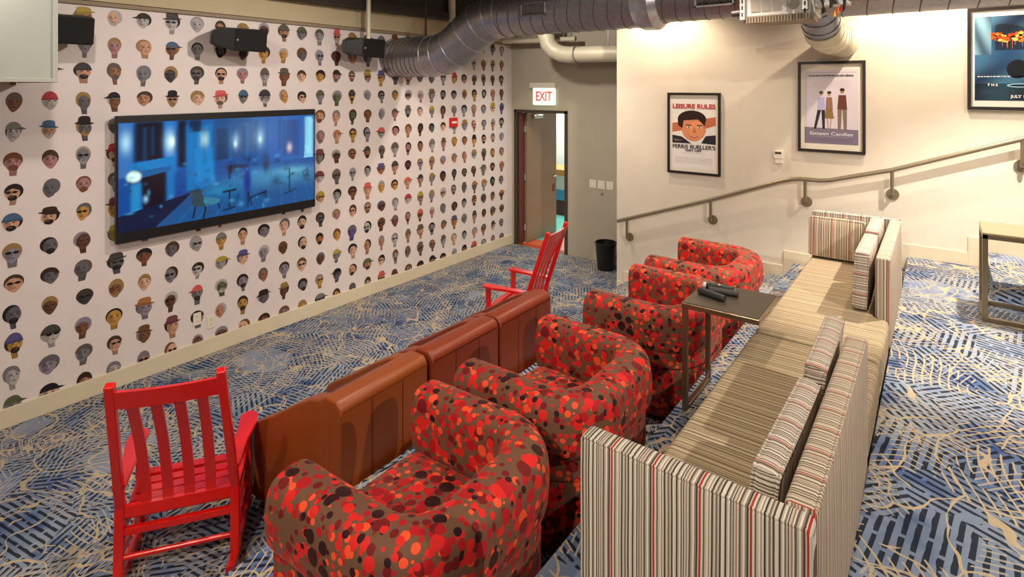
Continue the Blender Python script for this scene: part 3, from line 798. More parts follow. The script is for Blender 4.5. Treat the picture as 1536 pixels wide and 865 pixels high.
def draw3(P, w, h, t):
    N_, K_ = 60, 84; r_ = np.random.RandomState(4)
    def val(u_, v_):
        a = .5+.5*math.sin(u_*7+v_*5+math.sin(v_*9)); b_ = .5+.5*math.sin(u_*15-v_*11+1.3*math.sin(u_*8))
        c = [rgb((24,44,74))[k]*(1-a*.6)+rgb((84,142,176))[k]*a*.6 for k in range(3)]
        g_ = max(0, 1-abs(v_-.45)*3)*.5
        c = [c[k]*(1-g_)+rgb((40,92,140))[k]*g_ for k in range(3)]
        if v_ > .8: c = [x*.35 for x in c]
        if u_ < .24 and v_ < .45: c = [c[k]*.5+rgb((150,200,220))[k]*.5*b_+.02 for k in range(3)]
        elif .28 < u_ < .95 and .1+.05*b_ < v_ < .40: c = [x*.28 for x in c]
        return c
    for j in range(K_):
        for i in range(N_):
            u0, u1, v0, v1 = i/N_, (i+1)/N_, j/K_, (j+1)/K_
            P.poly([(-w+2*w*u0, h-2*h*v1),(-w+2*w*u1, h-2*h*v1),(-w+2*w*u1, h-2*h*v0),(-w+2*w*u0, h-2*h*v0)], val((u0+u1)/2, (v0+v1)/2), .0002)
    rr = random.Random(8)
    for k in range(150):     # a plain ragged band of fire
        x = rr.uniform(-w*.5, w*.98); z = h*.50+rr.gauss(0,.016)+.012*math.sin(x*40)
        P.ell(x, z, rr.uniform(.008,.022), rr.uniform(.005,.014), rgb(rr.choice(((250,120,30),(232,76,20),(255,196,90),(200,56,16)))), .0006+.0001*(k%9), rr.uniform(-.6,.6), 9)
    for k in range(14):
        x = rr.uniform(-w*.45, w*.9); P.poly([(x,h*.46),(x+.004,h*.46),(x+.003,h*rr.uniform(.1,.35)),(x+.001,h*.3)], rgb((220,110,50)), .0005)
    P.ell(w*.18, -h*.26, w*.30, h*.22, rgb((14,20,32)), .0008, 0, 20)   # dark plain mound
    smalltext(P, -h*.44, w*.92, 1, rgb((206,216,230)), 9, .009)
    P.ell(w*.24, -h*.64, w*.36, h*.05, rgb((150,196,226)), .0008, 0, 20); P.ell(w*.24, -h*.64, w*.28, h*.025, rgb((20,30,46)), .0012, 0, 20)
    for k in range(3): smalltext(P, -h*(.76+.035*k), w*.85, 1, rgb((70,76,90)), 50+k, .003)
    text_obj('lettering', 'THE', .028, Mlit, t, TX(-w*.5, -h*.63), spacing=1.6, bold=.001)
    text_obj('lettering', 'JULY 18', .032, Mlit, t, TX(w*.22, -h*.90), bold=.0014)
poster('framed_poster', 'black framed dark blue poster with a band of orange fire, at the right edge', .19, .765, 2.303, 3.18, M['white'], rgb((30,50,80)), draw3, mar=(.024,.052))

# handrail -------------------------------------------------------------------
YR = 6.27
hr = thing('handrail', 'bronze tube handrail rising along the cream wall on round flanges', 'handrail', (-1, YR, 1.5))
def L3(*ps): return [(x+1, 0, z-1.5) for x, z in ps]
bm = BM(); tube(bm, L3((-3.13,.868),(-2.0,1.265),(-1.30,1.535),(-1.20,1.565),(-1.12,1.578),(-.95,1.578),(-.86,1.588),(-.78,1.612),(-.35,1.735),(.55,2.072),(1.7,2.50)), .021, 16)
obj('rail_tube', bm, M['rail'], hr, True)
for x, z in ((-3.005,.912),(-2.008,1.262),(-1.073,1.578),(-.352,1.735),(.545,2.072),(1.4,2.39)):
    zf = z-.235
    bm = BM(); tube(bm, [(x+1,0,z-1.5),(x+1,0,zf+.05-1.5),(x+1,.012,zf+.018-1.5),(x+1,.04,zf-1.5),(x+1,YF-YR,zf-1.5)], .0155, 12); br_ = obj('bracket', bm, M['rail'], hr, True)
    bm = BM(); rings = tube(bm, [(x+1,YF-YR-.014,zf-1.5),(x+1,YF-YR-.001,zf-1.5)], .052, 24)
    for a in range(4):
        aa = PI/4+a*PI/2; tube(bm, [(x+1+.036*math.cos(aa),YF-YR-.018,zf-1.5+.036*math.sin(aa)),(x+1+.036*math.cos(aa),YF-YR-.012,zf-1.5+.036*math.sin(aa))], .006, 8)
    obj('flange', bm, M['rail'], br_, True)

# ================================================================== DUCTS, SPEAKERS, CEILING STEEL
YD = 4.78
dm = thing('spiral_duct', 'fat galvanised spiral duct jogging down to the printed wall', 'duct', (-3, YD, 3.1))
def DL(x, z): return (x+3, 0, z-3.1)
RD = .24
def ring(bm, p, d, r, w=.012, th=.006, seg=32):
    p, d = Vector(p), Vector(d).normalized()
    tube(bm, [p-d*w/2, p+d*w/2], r+th, seg)
def spiral(bm, x0, x1, r, pitch, zc, slant=.05, xo_=3, zo_=3.1):
    x = x0; n0 = len(bm.faces)
    while x < x1:
        closed_tube(bm, [(x+xo_+slant*math.sin(2*PI*k/36), r*math.cos(2*PI*k/36), zc-zo_+r*math.sin(2*PI*k/36)) for k in range(36)], .004, 5); x += pitch
    bm.faces.ensure_lookup_table()
    for f_ in bm.faces[n0:]: f_.material_index = 1
DM = [M['duct'], M['ductdk']]
bm = BM(); tube(bm, [DL(-5.46,2.86), DL(-4.78,2.86)], RD, 36); spiral(bm, -5.38, -4.85, RD+.001, .075, 2.86); obj('wall_section', bm, DM, dm, True)
# gored elbow
el = [(-4.78,2.86),(-4.62,2.875),(-4.42,2.945),(-4.20,3.09),(-4.02,3.20),(-3.84,3.262),(-3.70,3.272)]
bm = BM(); tube(bm, [DL(*p) for p in el], RD+.004, 36); n0_ = len(bm.faces)
for i in (0,1,2,3,4,5,6):
    a = el[max(0,i-1)]; b_ = el[min(6,i+1)]
    ring(bm, DL(*el[i]), (b_[0]-a[0],0,b_[1]-a[1]), RD+.004)
bm.faces.ensure_lookup_table()
for f_ in bm.faces[n0_:]: f_.material_index = 1
obj('elbow', bm, [M['duct'], M['ductlt']], dm, True, sharp=12)
bm = BM(); tube(bm, [DL(-3.70,3.272), DL(-2.08,3.272)], RD, 36); spiral(bm, -3.62, -2.2, RD+.001, .14, 3.272); obj('straight_section', bm, DM, dm, True)
bm = BM(); tube(bm, [DL(-2.16,3.272), DL(-2.10,3.272), DL(-1.99,3.272), DL(-1.93,3.272)], RD, 36, radii=[RD+.004, RD+.03, RD+.03, RD-.02]); obj('coupling', bm, M['ductlt'], dm, True)
bm = BM(); tube(bm, [DL(-1.93,3.272), DL(-1.17,3.272)], RD-.03, 36); spiral(bm, -1.86, -1.22, RD-.029, .12, 3.272); obj('reduced_section', bm, DM, dm, True)
for x in (-4.9,-3.5,-2.3):
    zz_ = 2.86+.235 if x < -4 else 3.272+.235
    bm = BM(); box(bm, x+3-.015, x+3+.015, -.003, .003, zz_-3.1, CEIL-3.1); obj('hanger_strap', bm, M['ductdk'], dm)
def grille(x0, x1, z0, z1, yf):
    bm = BM(); 
    for a, b_, c, d in ((x0,x1,z1-.018,z1),(x0,x1,z0,z0+.018),(x0,x0+.02,z0,z1),(x1-.02,x1,z0,z1)): box(bm, a+3, b_+3, yf-YD-.03, yf-YD, c-3.1, d-3.1, .003)
    g = obj('air_grille', bm, M['duct'], dm)
    bm = BM(); box(bm, x0+3+.01, x1+3-.01, yf-YD-.012, yf-YD+.03, z0-3.1+.01, z1-3.1-.01); obj('grille_recess', bm, M['grille'], g)
    bm = BM(); k = x0+.03
    while k < x1-.02: box(bm, k+3, k+3+.005, yf-YD-.026, yf-YD-.010, z0-3.1+.015, z1-3.1-.015); k += .019
    obj('grille_bars', bm, M['ductdk'], g)
grille(-3.33, -3.03, 3.19, 3.33, YD-.215)
grille(-1.60, -1.28, 3.14, 3.27, YD-.175)

pe = thing('duct_elbow', 'thin painted branch duct curving behind the fat spiral duct towards the cream corner', 'duct', (-4.0, 6.7, 2.98))
bm = BM()
pts = [(-.43,-.05,.50),(-.43,-.05,.26),(-.40,-.03,.12),(-.33,.0,.03),(-.22,.02,-.02),(-.08,.02,-.04),(.05,.02,-.04)]
tube(bm, pts, .115, 24); obj('elbow', bm, M['creamduct'], pe, True)
bm = BM(); tube(bm, [(.03,.02,-.04),(1.15,.02,-.05)], .11, 24); obj('pipe_run', bm, M['creamduct'], pe, True)
bm = BM(); ring(bm, (.04,.02,-.04), (1,0,0), .118, .02); obj('joint_ring', bm, M['ductlt'], pe, True)
bm = BM(); box(bm, .5, .53, .017, .023, .06, CEIL-2.98); obj('hanger_strap', bm, M['ductdk'], pe)

# air handling box in the middle of the duct line
ah = thing('air_handler', 'white metal air handler box with loose wires at the top of the picture', 'air handler', (-.92, 4.45, 3.15))
bm = BM(); box(bm, -.24, .20, -.02, .42, -.13, .35, .006); obj('housing', bm, M['whitemetal'], ah)
bm = BM(); 
for k in range(3): box(bm, -.20+.075*k, -.135+.075*k, -.026, -.018, -.10, .12, .002)
obj('louvre_panel', bm, mat('grey_louvre', rgb((168,160,148)), .6), ah)
bm = BM(); tube(bm, [(.085,-.028,-.055),(.085,-.018,-.055)], .042, 24); obj('round_port', bm, mat('grey_port', rgb((170,166,156)), .6), ah)
for x in (-.255, .165):
    bm = BM(); box(bm, x-.02, x+.02, -.05, -.024, -.155 if x < 0 else -.11, .4, .003)
    for k in range(9): box(bm, x-.005, x+.005, -.0515, -.049, -.13+.05*k, -.10+.05*k, mi=1)
    obj('strut_channel', bm, [M['ductlt'], M['grille']], ah)
bm = BM(); prism(bm, [(-.25,-.035),(.22,-.035),(.20,.24),(-.10,.26)], -.178, -.132); 
for k in range(23): box(bm, -.24+.02*k, -.236+.02*k, -.038, -.034, -.174, -.136, mi=1)
obj('perforated_tray', bm, [M['mesh'], M['grille']], ah)
bm = BM(); tube(bm, [(-.335,-.02,-.10),(-.26,-.02,-.095)], .025, 14); obj('conduit_stub', bm, M['ductdk'], ah, True)
jb = BM(); box(jb, .24, .44, -.12, -.005, -.10, -.075, .004); box(jb, .24, .44, -.12, -.11, -.075, -.03); box(jb, .24,.25,-.12,-.005,-.02,.1)
obj('open_wiring_box', jb, M['whitemetal'], ah)
rr = random.Random(5)
for k in range(14):
    bm = BM(); a = Vector((rr.uniform(.22,.46), -.10, rr.uniform(.0,.3))); b_ = Vector((rr.uniform(.28,.46), -.17, rr.uniform(-.16,-.05)))
    mid = (a+b_)/2+Vector((rr.uniform(-.1,.12), -.05, rr.uniform(-.05,.05)))
    pts = [a*(1-t)**2+mid*2*t*(1-t)+b_*t*t for t in [i/10 for i in range(11)]]
    tube(bm, pts, .006 if k < 8 else .009, 8); obj('cable', bm, M['wireblack'], ah, True)
for dx, dz, mm in ((.38,-.145,'wireorange'),(.36,-.165,'wireyellow'),(.40,-.13,'alarm')):
    bm = BM(); tube(bm, [(dx,-.17,dz-.02),(dx+.006,-.17,dz+.018)], .012, 10, radii=[.013,.006]); obj('wire_nut', bm, M[mm], ah, True)

rd = thing('spiral_duct', 'galvanised spiral duct running right along the top edge above the posters', 'duct', (.6, 4.70, 3.24))
bm = BM(); tube(bm, [(-1.25,0,0),(2.98,0,0)], .235, 36); spiral(bm, -1.1, 2.9, .236, .15, 0, .06, 0, 0); obj('straight_section', bm, DM, rd, True)
for x in (-.6,1.4):
    bm = BM(); box(bm, x-.015, x+.015, -.003, .003, .23, CEIL-3.24); obj('hanger_strap', bm, M['ductdk'], rd)
bd = thing('branch_duct', 'short taped branch duct bending down from the main duct into the cream wall', 'duct', (-.78, 5.25, 3.0))
bm = BM(); tube(bm, [(0,-.24,.17),(0,-.10,.08),(.0,.02,.0)], .138, 28)
for t_ in (.2,.55,.9):
    p = Vector((0,-.24,.17)).lerp(Vector((0,.02,.0)), t_); ring(bm, p, (0,.26,-.17), .139, .04, .005)
obj('taped_collar', bm, M['foil'], bd, True)
EP = [(.0,.02,.0),(.005,.12,-.045),(.01,.25,-.066),(.015,.4,-.07),(.02,.62,-.07),(.02,YF-5.25,-.07)]
bm = BM(); tube(bm, EP, .145, 28)
for p, d in (((.005,.12,-.045),(0,.23,-.066)),((.01,.25,-.066),(0,.28,-.025)),((.015,.4,-.07),(0,1,0)),((.02,.50,-.07),(0,1,0)),((.02,.60,-.07),(0,1,0)),((.02,.70,-.07),(0,1,0)),((.02,.80,-.07),(0,1,0)),((.02,.9,-.07),(0,1,0))): ring(bm, p, d, .1455, .006, .003)
obj('elbow', bm, M['creamduct'], bd, True)

# plenum top left
pb = thing('sheet_metal_plenum', 'large flat sheet metal duct box in the top left corner', 'duct', (-5.0, .55, 2.535))
bm = BM(); box(bm, -.42, .40, -1.6, .61, .0, 1.18, .01); obj('sheet_metal_box', bm, M['plenum'], pb)
bm = BM(); box(bm, -.43, .41, .585, .615, -.008, 1.18, .003); box(bm, .395,.408,-1.6,.61,-.006,.02,.002); obj('corner_flange', bm, M['plenum'], pb)

def speaker(label, x, y, z, rz, tilt, mirror=1, post=None):
    t = thing('wall_speaker', label, 'speaker', (x, y, z), rz, group='black speakers along the printed wall')
    Mx = Matrix.Rotation(tilt, 4, 'Y')
    # tapered cabinet: plan hexagon, width along y
    bm = BM(); prism(bm, [(-.11,-.22*mirror),(-.15,-.12*mirror),(-.15,.22*mirror),(.09,.22*mirror),(.11,-.10*mirror),(.03,-.27*mirror)], -.105, .105)
    for v in bm.verts:
        if v.co.y*mirror < -.2: v.co.z *= .55
    bmesh.ops.bevel(bm, geom=bm.edges[:], offset=.008, segments=2, affect='EDGES')
    bmesh.ops.transform(bm, matrix=Mx, verts=bm.verts); obj('cabinet', bm, M['black'], t)
    bm = BM(); prism(bm, [(.092,.212*mirror),(.112,-.095*mirror),(.118,-.095*mirror),(.099,.212*mirror)], -.095, .095)
    bmesh.ops.transform(bm, matrix=Mx, verts=bm.verts); obj('grille_cloth', bm, M['blackmatt'], t)
    bm = BM(); tube(bm, [(.118,-.08*mirror,.0),(.121,-.08*mirror,.0)], .010, 12); bmesh.ops.transform(bm, matrix=Mx, verts=bm.verts); obj('badge', bm, M['chrome'], t)
    if post:
        bm = BM(); tube(bm, post, .026, 14); obj('mounting_pipe', bm, M['creamduct'], t, True)
    else:
        bm = BM(); box(bm, XL-x+.0, -.10, -.03, .03, -.03, .03, .004); obj('wall_arm', bm, M['black'], t)
    return t
speaker('black box speaker next to the sheet metal duct box', XL+.27, 1.30, 2.93, 0, .15)
speaker('black wall speaker above the middle of the television', XL+.27, 2.68, 2.94, 0, .12)
speaker('black speaker hanging from a cream pipe beside the fat duct', XL+.32, 4.07, 2.94, 0, .12, 1, [(.0,.06,CEIL-2.94),(.0,.06,.16),(0,.06,.10)])
# loose pipes in front of the soffit
for x, y, lab in ((-5.2,5.55,'cream vertical pipe between ceiling and the fat duct, in front of the soffit'),):
    bm = BM(); tube(bm, [(0,0,0),(0,0,CEIL-3.2)], .05, 16); o = obj('ceiling_pipe', bm, M['creamduct'], None, True); o.location = (x,y,3.2); tag(o, lab, 'pipe')
sp = thing('sprinkler_pipe', 'thin cream pipe along the alcove wall behind the fat duct', 'pipe', (-5.42, 6.95, 3.2))
bm = BM(); tube(bm, [(0,0,0),(1.3,0,-.02)], .035, 14); obj('pipe_run', bm, M['creamduct'], sp, True)
bm = BM(); tube(bm, [(.1,0,0),(.16,0,-.0)], .045, 14); obj('coupling', bm, M['creamduct'], sp, True)
for x in (.25,1.1):
    bm = BM(); tube(bm, [(x,0,.03),(x,0,CEIL-3.2)], .006, 8); obj('hanger_rod', bm, M['ductdk'], sp)
bm = BM(); box(bm, -.09, .09, -5.5, 2.9, -.09, .0); box(bm, -.09,.09,-5.5,2.9,.20,.23); box(bm,-.02,.02,-5.5,2.9,0,.2)
o = obj('ceiling_beam', bm, M['darkmetal']); o.location = (XL+.18, 4.3, CEIL-.235); tag(o, 'dark steel beam running along the top of the soffit', 'beam')

# ================================================================== FURNITURE
# ---- rocking chairs
def make_rocker(label):
    t = thing('rocking_chair', label, 'chair', group='red rocking chairs')
    # local frame: faces +x
    S = M['red']
    xb, xt = -.235, -.47; SH = .34
    def post(s): return [(xb-.02, s*.262, .035), (xb, s*.26, .42), (xt-.005, s*.232, 1.125)]
    def backx(z): return xb-.02 + (z-.035)/(.385)*.02 if z < .42 else xb+(z-.42)/.68*(xt-xb)
    for s in (-1,1):
        bm = BM(); p = post(s)
        beam(bm, p[0], p[1], .042, .040, (1,0,0), .004); beam(bm, (p[1][0],p[1][1],p[1][2]-.015), p[2], .042, .040, (1,0,0), .006)
        obj('back_post', bm, S, t)
        bm = BM(); beam(bm, (.15, s*.275, .03), (.15, s*.275, .52), .042, .042, (1,0,0), .004); obj('front_leg', bm, S, t)
        # arm board, flared towards the front
        bm = BM(); poly = [(-.28,s*.225),(-.28,s*.285),(-.07,s*.30),(.08,s*.33),(.17,s*.33),(.205,s*.30),(.205,s*.26),(.17,s*.235),(.04,s*.235)]
        if s < 0: poly = poly[::-1]
        prism(bm, poly, .512, .534)
        for v in bm.verts: v.co.z += .03*(v.co.x+.3)
        bmesh.ops.bevel(bm, geom=bm.edges[:], offset=.004, segments=2, affect='EDGES'); obj('armrest', bm, S, t)
        # rocker
        Rk = 1.05; bm = BM(); poly = []
        for k in range(25):
            a = -.44+ .70*k/24; poly.append((Rk*math.sin(a)-.02, Rk-Rk*math.cos(a)))
        up = [(x, z+.052) for x, z in poly]
        prism(bm, poly+up[::-1], s*.267-.017, s*.267+.017, 'y'); obj('rocker', bm, S, t)
        for z in (.14,.24):
            bm = BM(); tube(bm, [(-.24,s*.262,z),(.15,s*.272,z)], .012, 10); obj('side_stretcher', bm, S, t, True)
        bm = BM(); beam(bm, (-.24,s*.25,.285),(.16,s*.262,.325), .024, .05, (0,0,1), .003); obj('seat_rail', bm, S, t)
    def cross(name, z0, z1, th=.022, curve=.0):
        bm = BM(); n_ = 8
        for k in range(n_):
            y0, y1 = -.24+.48*k/n_, -.24+.48*(k+1)/n_
            c0, c1 = -curve*(1-(y0/.24)**2), -curve*(1-(y1/.24)**2)
            a = backx(z0); b_ = backx(z1)
            vs = [(a-th/2+c0,y0,z0),(a+th/2+c0,y0,z0),(a+th/2+c1,y1,z0),(a-th/2+c1,y1,z0),(b_-th/2+c0,y0,z1),(b_+th/2+c0,y0,z1),(b_+th/2+c1,y1,z1),(b_-th/2+c1,y1,z1)]
            V = [bm.verts.new(v) for v in vs]
            for q in ((0,3,2,1),(4,5,6,7),(0,4,7,3),(1,2,6,5)): bm.faces.new([V[i] for i in q])
        bmesh.ops.remove_doubles(bm, verts=bm.verts, dist=1e-5); obj(name, bm, S, t)
    cross('crest_rail', .995, 1.09, .022, .025)
    cross('lower_back_rail', .35, .405, .022, .004)
    for k in range(4):
        y = -.147+.098*k; bm = BM()
        n_ = 10
        prev = None
        for i in range(n_+1):
            z = .395+(1.0-.395)*i/n_; f_ = i/n_
            x = backx(z) - .018*f_ + .030*math.sin(PI*f_); w = .024
            cur = [bm.verts.new(v) for v in ((x-.006,y-w,z),(x+.006,y-w,z),(x+.006,y+w,z),(x-.006,y+w,z))]
            if prev:
                for q in range(4): bm.faces.new((prev[q],prev[(q+1)%4],cur[(q+1)%4],cur[q]))
            prev = cur
        obj('back_slat', bm, S, t)
    for k in range(6):
        x = -.20+.064*k; z = .315+.004*((k-3)**2)*.6+.02*k/6; bm = BM(); w = .25+.01*k/6
        box(bm, x-.028, x+.028, -w, w, z-.008, z+.008, .003); obj('seat_slat', bm, S, t)
    bm = BM(); beam(bm, (xb-.005,-.25,.28),(xb-.005,.25,.28), .03, .035, (0,0,1), .004); obj('rear_seat_rail', bm, S, t)
    bm = BM(); beam(bm, (.155,-.26,.31),(.155,.26,.31), .026, .05, (0,0,1), .004); obj('front_seat_rail', bm, S, t)
    bm = BM(); tube(bm, [(xb-.015,-.26,.155),(xb-.015,.26,.155)], .013, 12); obj('rear_stretcher', bm, S, t, True)
    bm = BM(); tube(bm, [(.15,-.27,.17),(.15,.27,.17)], .013, 12); obj('front_stretcher', bm, S, t, True)
    return t
r1 = make_rocker('glossy red slatted rocking chair in the near left foreground, seen from behind')
a1 = math.atan2(.57,-.82); r1.rotation_euler = (0,0,a1)
def at_back(o, mx, my, ang, xb=-.24):    # put the midpoint between the rear posts at (mx,my)
    o.location = (mx-xb*math.cos(ang), my-xb*math.sin(ang), 0)
at_back(r1, -3.115, 1.29, a1)
r2 = copy_tree(r1); r2['label'] = 'glossy red slatted rocking chair beyond the leather chairs, nearest the door'
a2 = math.atan2(-.18,-.98); r2.rotation_euler = (0,0,a2)
at_back(r2, -3.22, 4.66, a2)

# ---- leather club chairs (face -x)
def make_club(label, skin_m):
    t = thing('leather_club_chair', label, 'armchair', group='leather club chairs against the first step')
    # local: back outer face at x=0, faces -x, width along y centred
    hw, D, Ht = .332, .87, .85
    bm = BM()
    prof = [(0,.05),(0,.80)]
    for k in range(7): a = k/6*PI/2; prof.append((-.055+.055*math.cos(a), .795+.055*math.sin(a)))
    for k in range(7): a = PI/2+k/6*PI/2; prof.append((-.12+.06*math.cos(a), .79+.06*math.sin(a)))
    prof += [(-.20,.40),(-.22,.05)]
    soft_prism(bm, prof, -hw+.002, hw-.002, .016)
    obj('backrest', bm, skin_m, t, True, sharp=50)
    bm = BM()
    for y in (-.115,.115): box(bm, -.0002, .0022, y-.0025, y+.0025, .08, .79)
    obj('back_seam', bm, M['maroon'], t)
    for s in (-1,1):
        pr = [(-.10,.05),(-.10,.80),(-.16,.825),(-.26,.80),(-.40,.725),(-.60,.60),(-.78,.50),(-.84,.465),(-.865,.43),(-.86,.38),(-.82,.05)]
        bm = BM(); y0, y1 = (s*hw, s*(hw-.10)); soft_prism(bm, pr, min(y0,y1), max(y0,y1), .016)
        obj('side_panel', bm, skin_m, t, True, sharp=60)
    bm = BM(); puff(bm, -.48, 0, .34, .60, 2*(hw-.105), .18, .045, (0,0,.02)); obj('seat_cushion', bm, M['maroon'], t, True)
    bm = BM(); puff(bm, -.235, 0, .59, .11, 2*(hw-.108), .38, .045, (.02,0,.0)); obj('back_cushion', bm, M['maroon'], t, True)
    bm = BM(); box(bm, -.80, -.04, -hw+.02, hw-.02, .05, .26, .01); obj('base', bm, skin_m, t)
    for x in (-.78,-.08):
        for y in (-.27,.27):
            bm = BM(); tube(bm, [(x,y,.0),(x,y,.06)], .02, 12, radii=[.016,.022]); obj('foot', bm, M['black'], t)
    return t
c1 = make_club('tan leather club chair nearest the viewer, behind the front red rocking chair', M['tan']); c1.location = (-2.495, 2.138, 0); c1.rotation_euler = (0,0,math.radians(2.5))
c2 = make_club('brown leather club chair in the middle of the row of three', M['tan2']); c2.location = (-2.50, 2.825, 0)
c3 = make_club('reddish leather club chair at the far end, in front of the back rocking chair', M['tan2']); c3.location = (-2.50, 3.505, 0)

# ---- red dotted tub armchairs (face -x)
def make_tub(label):
    t = thing('tub_armchair', label, 'armchair', group='red dotted tub armchairs')
    # local origin: floor centre; arm tips at x=-.37, back at x=.37; width +-.465
    S = M['dots']
    def upath(xf, xb_, w, R_, n_=12):
        pts = [(xf,-w)]; m_ = 6
        for k in range(1, m_): pts.append((xf+(xb_-R_-xf)*k/m_, -w))
        for k in range(n_+1): a = -PI/2+PI/2*k/n_; pts.append((xb_-R_+R_*math.cos(a), -w+R_+R_*math.sin(a)))
        for k in range(1, 4): pts.append((xb_, (-w+R_)+(2*(w-R_))*k/4))
        for k in range(n_+1): a = PI/2*k/n_; pts.append((xb_-R_+R_*math.cos(a), w-R_+R_*math.sin(a)))
        for k in range(1, m_+1): pts.append((xb_-R_+(xf-xb_+R_)*k/m_, w))
        return pts
    # padded roll
    path = upath(-.37, .280, .362, .21)
    def section(f):       # (outward, z) f = bulge
        P = []
        outline = [(-.090,.40),(-.096,.48),(-.099,.56),(-.098,.63),(-.088,.668),(-.060,.690),(-.02,.697),(.030,.694),(.070,.680),(.094,.648),(.104,.59),(.106,.53),(.100,.47),(.084,.432),(.04,.422),(-.04,.42)]
        return outline
    sec = section(1)
    bm = BM(); rings = []
    n_ = len(path)
    rn = random.Random(4)
    for i, p in enumerate(path):
        a = path[max(0,i-1)]; b_ = path[min(n_-1,i+1)]
        tx, ty = b_[0]-a[0], b_[1]-a[1]; L = math.hypot(tx,ty); tx/=L; ty/=L
        nx, ny = ty, -tx            # outward
        puck = 1+.025*math.sin(i*1.9)*(1 if 6 < i < n_-7 else .3)
        rings.append([bm.verts.new((p[0]+nx*o*puck, p[1]+ny*o*puck, z)) for o, z in sec])
    m_ = len(sec)
    for i in range(n_-1):
        for k in range(m_): bm.faces.new((rings[i][k], rings[i][(k+1)%m_], rings[i+1][(k+1)%m_], rings[i+1][k]))
    for rg, dx in ((rings[0],-1),(rings[-1],-1)):     # crowned end caps
        cx_ = sum(v.co.x for v in rg)/m_; cy_ = sum(v.co.y for v in rg)/m_; cz_ = sum(v.co.z for v in rg)/m_
        prev = rg
        for sc_, off in ((.985,-.008),(.93,-.016),(.5,-.019)):
            cur = [bm.verts.new((cx_+off, cy_+(v.co.y-cy_)*sc_, cz_+(v.co.z-cz_)*sc_)) for v in rg]
            for k in range(m_): bm.faces.new((prev[k],prev[(k+1)%m_],cur[(k+1)%m_],cur[k]))
            prev = cur
        bm.faces.new(prev)
    o = obj('padded_back_and_arms', bm, S, t, True, sharp=80)
    md = o.modifiers.new('soft', 'SUBSURF'); md.levels = 1; md.render_levels = 2
    # shell / base body: U wall down to the floor
    bm = BM()
    outer = upath(-.365, .355, .438, .30); inner = upath(-.365, .20, .285, .20)
    prism(bm, outer, .035, .34)
    bmesh.ops.bevel(bm, geom=[e for e in bm.edges if abs(e.verts[0].co.z-e.verts[1].co.z) < 1e-5], offset=.015, segments=3, affect='EDGES')
    for pa, pb_ in ((outer, inner),):
        A0 = [bm.verts.new((x,y,.33)) for x, y in pa]; A1 = [bm.verts.new((x,y,.45)) for x, y in pa]; B0 = [bm.verts.new((x,y,.33)) for x, y in pb_]; B1 = [bm.verts.new((x,y,.45)) for x, y in pb_]
        for k in range(len(pa)-1):
            bm.faces.new((A0[k],A0[k+1],A1[k+1],A1[k])); bm.faces.new((B0[k+1],B0[k],B1[k],B1[k+1])); bm.faces.new((A1[k],A1[k+1],B1[k+1],B1[k])); bm.faces.new((A0[k+1],A0[k],B0[k],B0[k+1]))
        for k in (0, len(pa)-1): bm.faces.new((A0[k],A1[k],B1[k],B0[k]))
    obj('base', bm, S, t, True, sharp=50)
    bm = BM(); puff(bm, -.065, 0, .375, .60, .545, .15, .055, (.012,.0,.028)); obj('seat_cushion', bm, S, t, True)
    for x in (-.30,.22):
        for y in (-.30,.30):
            bm = BM(); tube(bm, [(x,y,0),(x,y,.04)], .022, 12); obj('foot', bm, M['black'], t)
    return t
t1 = make_tub('nearest red dotted tub armchair, filling the bottom centre of the picture')
tubs = [(-1.565,1.56,2),(-1.565,2.545,0),(-1.555,3.815,1),(-1.555,4.82,-1)]
labs = ['', 'second red dotted tub armchair, left of the striped sofa front arm', 'third red dotted tub armchair, beside the small table', 'farthest red dotted tub armchair, close to the cream wall']
for i, (x, y, r) in enumerate(tubs):
    o = t1 if i == 0 else copy_tree(t1)
    if i: o['label'] = labs[i]
    o.location = (x, y, ZA); o.rotation_euler = (0,0,math.radians(r))

# ---- striped sofas
def slab(bm, x0, x1, y0, y1, z0, z1, r=.02, bulge=(0,0,0), n=5): return puff(bm, (x0+x1)/2, (y0+y1)/2, (z0+z1)/2, x1-x0, y1-y0, z1-z0, r, bulge, n)
def edge_pipe(pts, parent, m_, r=.006):
    bm = BM(); tube(bm, pts, r, 8); return obj('piping', bm, m_, parent, True)
s1 = thing('striped_sofa', 'striped sofa section in the foreground with a low front arm', 'sofa', (-.60, 2.6, ZB), group='striped sofa sections')
def SX(x): return x+.60
def SY(y): return y-2.6
xo, xi, xs, xa = -.238, -.315, -.852, -.862       # back outer, back inner, seat front, arm front end
ya, zt = 1.475, .76                                # near arm face, top above tier
bm = BM(); slab(bm, SX(xa), SX(xo), SY(ya), SY(ya+.075), .05, zt, .016, (0,.004,.003)); arm = obj('front_arm', bm, M['stripe_x'], s1, True)
edge_pipe([(SX(xa)+.008,SY(ya)+.004,.06),(SX(xa)+.008,SY(ya)+.004,zt-.012),(SX(xa)+.016,SY(ya)+.004,zt-.003),(SX(xo)-.014,SY(ya)+.004,zt-.003),(SX(xo)-.006,SY(ya)+.004,zt-.012),(SX(xo)-.006,SY(ya)+.004,.06)], arm, M['stripe_x'], .005)
bm = BM(); slab(bm, SX(xi), SX(xo), SY(ya+.077), SY(2.745), .06, zt+.004, .016, (.006,0,.003)); bk = obj('backrest', bm, M['stripe_y'], s1, True)
edge_pipe([(SX(xo)-.004,SY(ya+.08),zt),(SX(xo)-.004,SY(2.73),zt),(SX(xo)-.004,SY(2.741),zt-.010),(SX(xo)-.004,SY(2.741),.28)], bk, M['stripe_y'], .005)
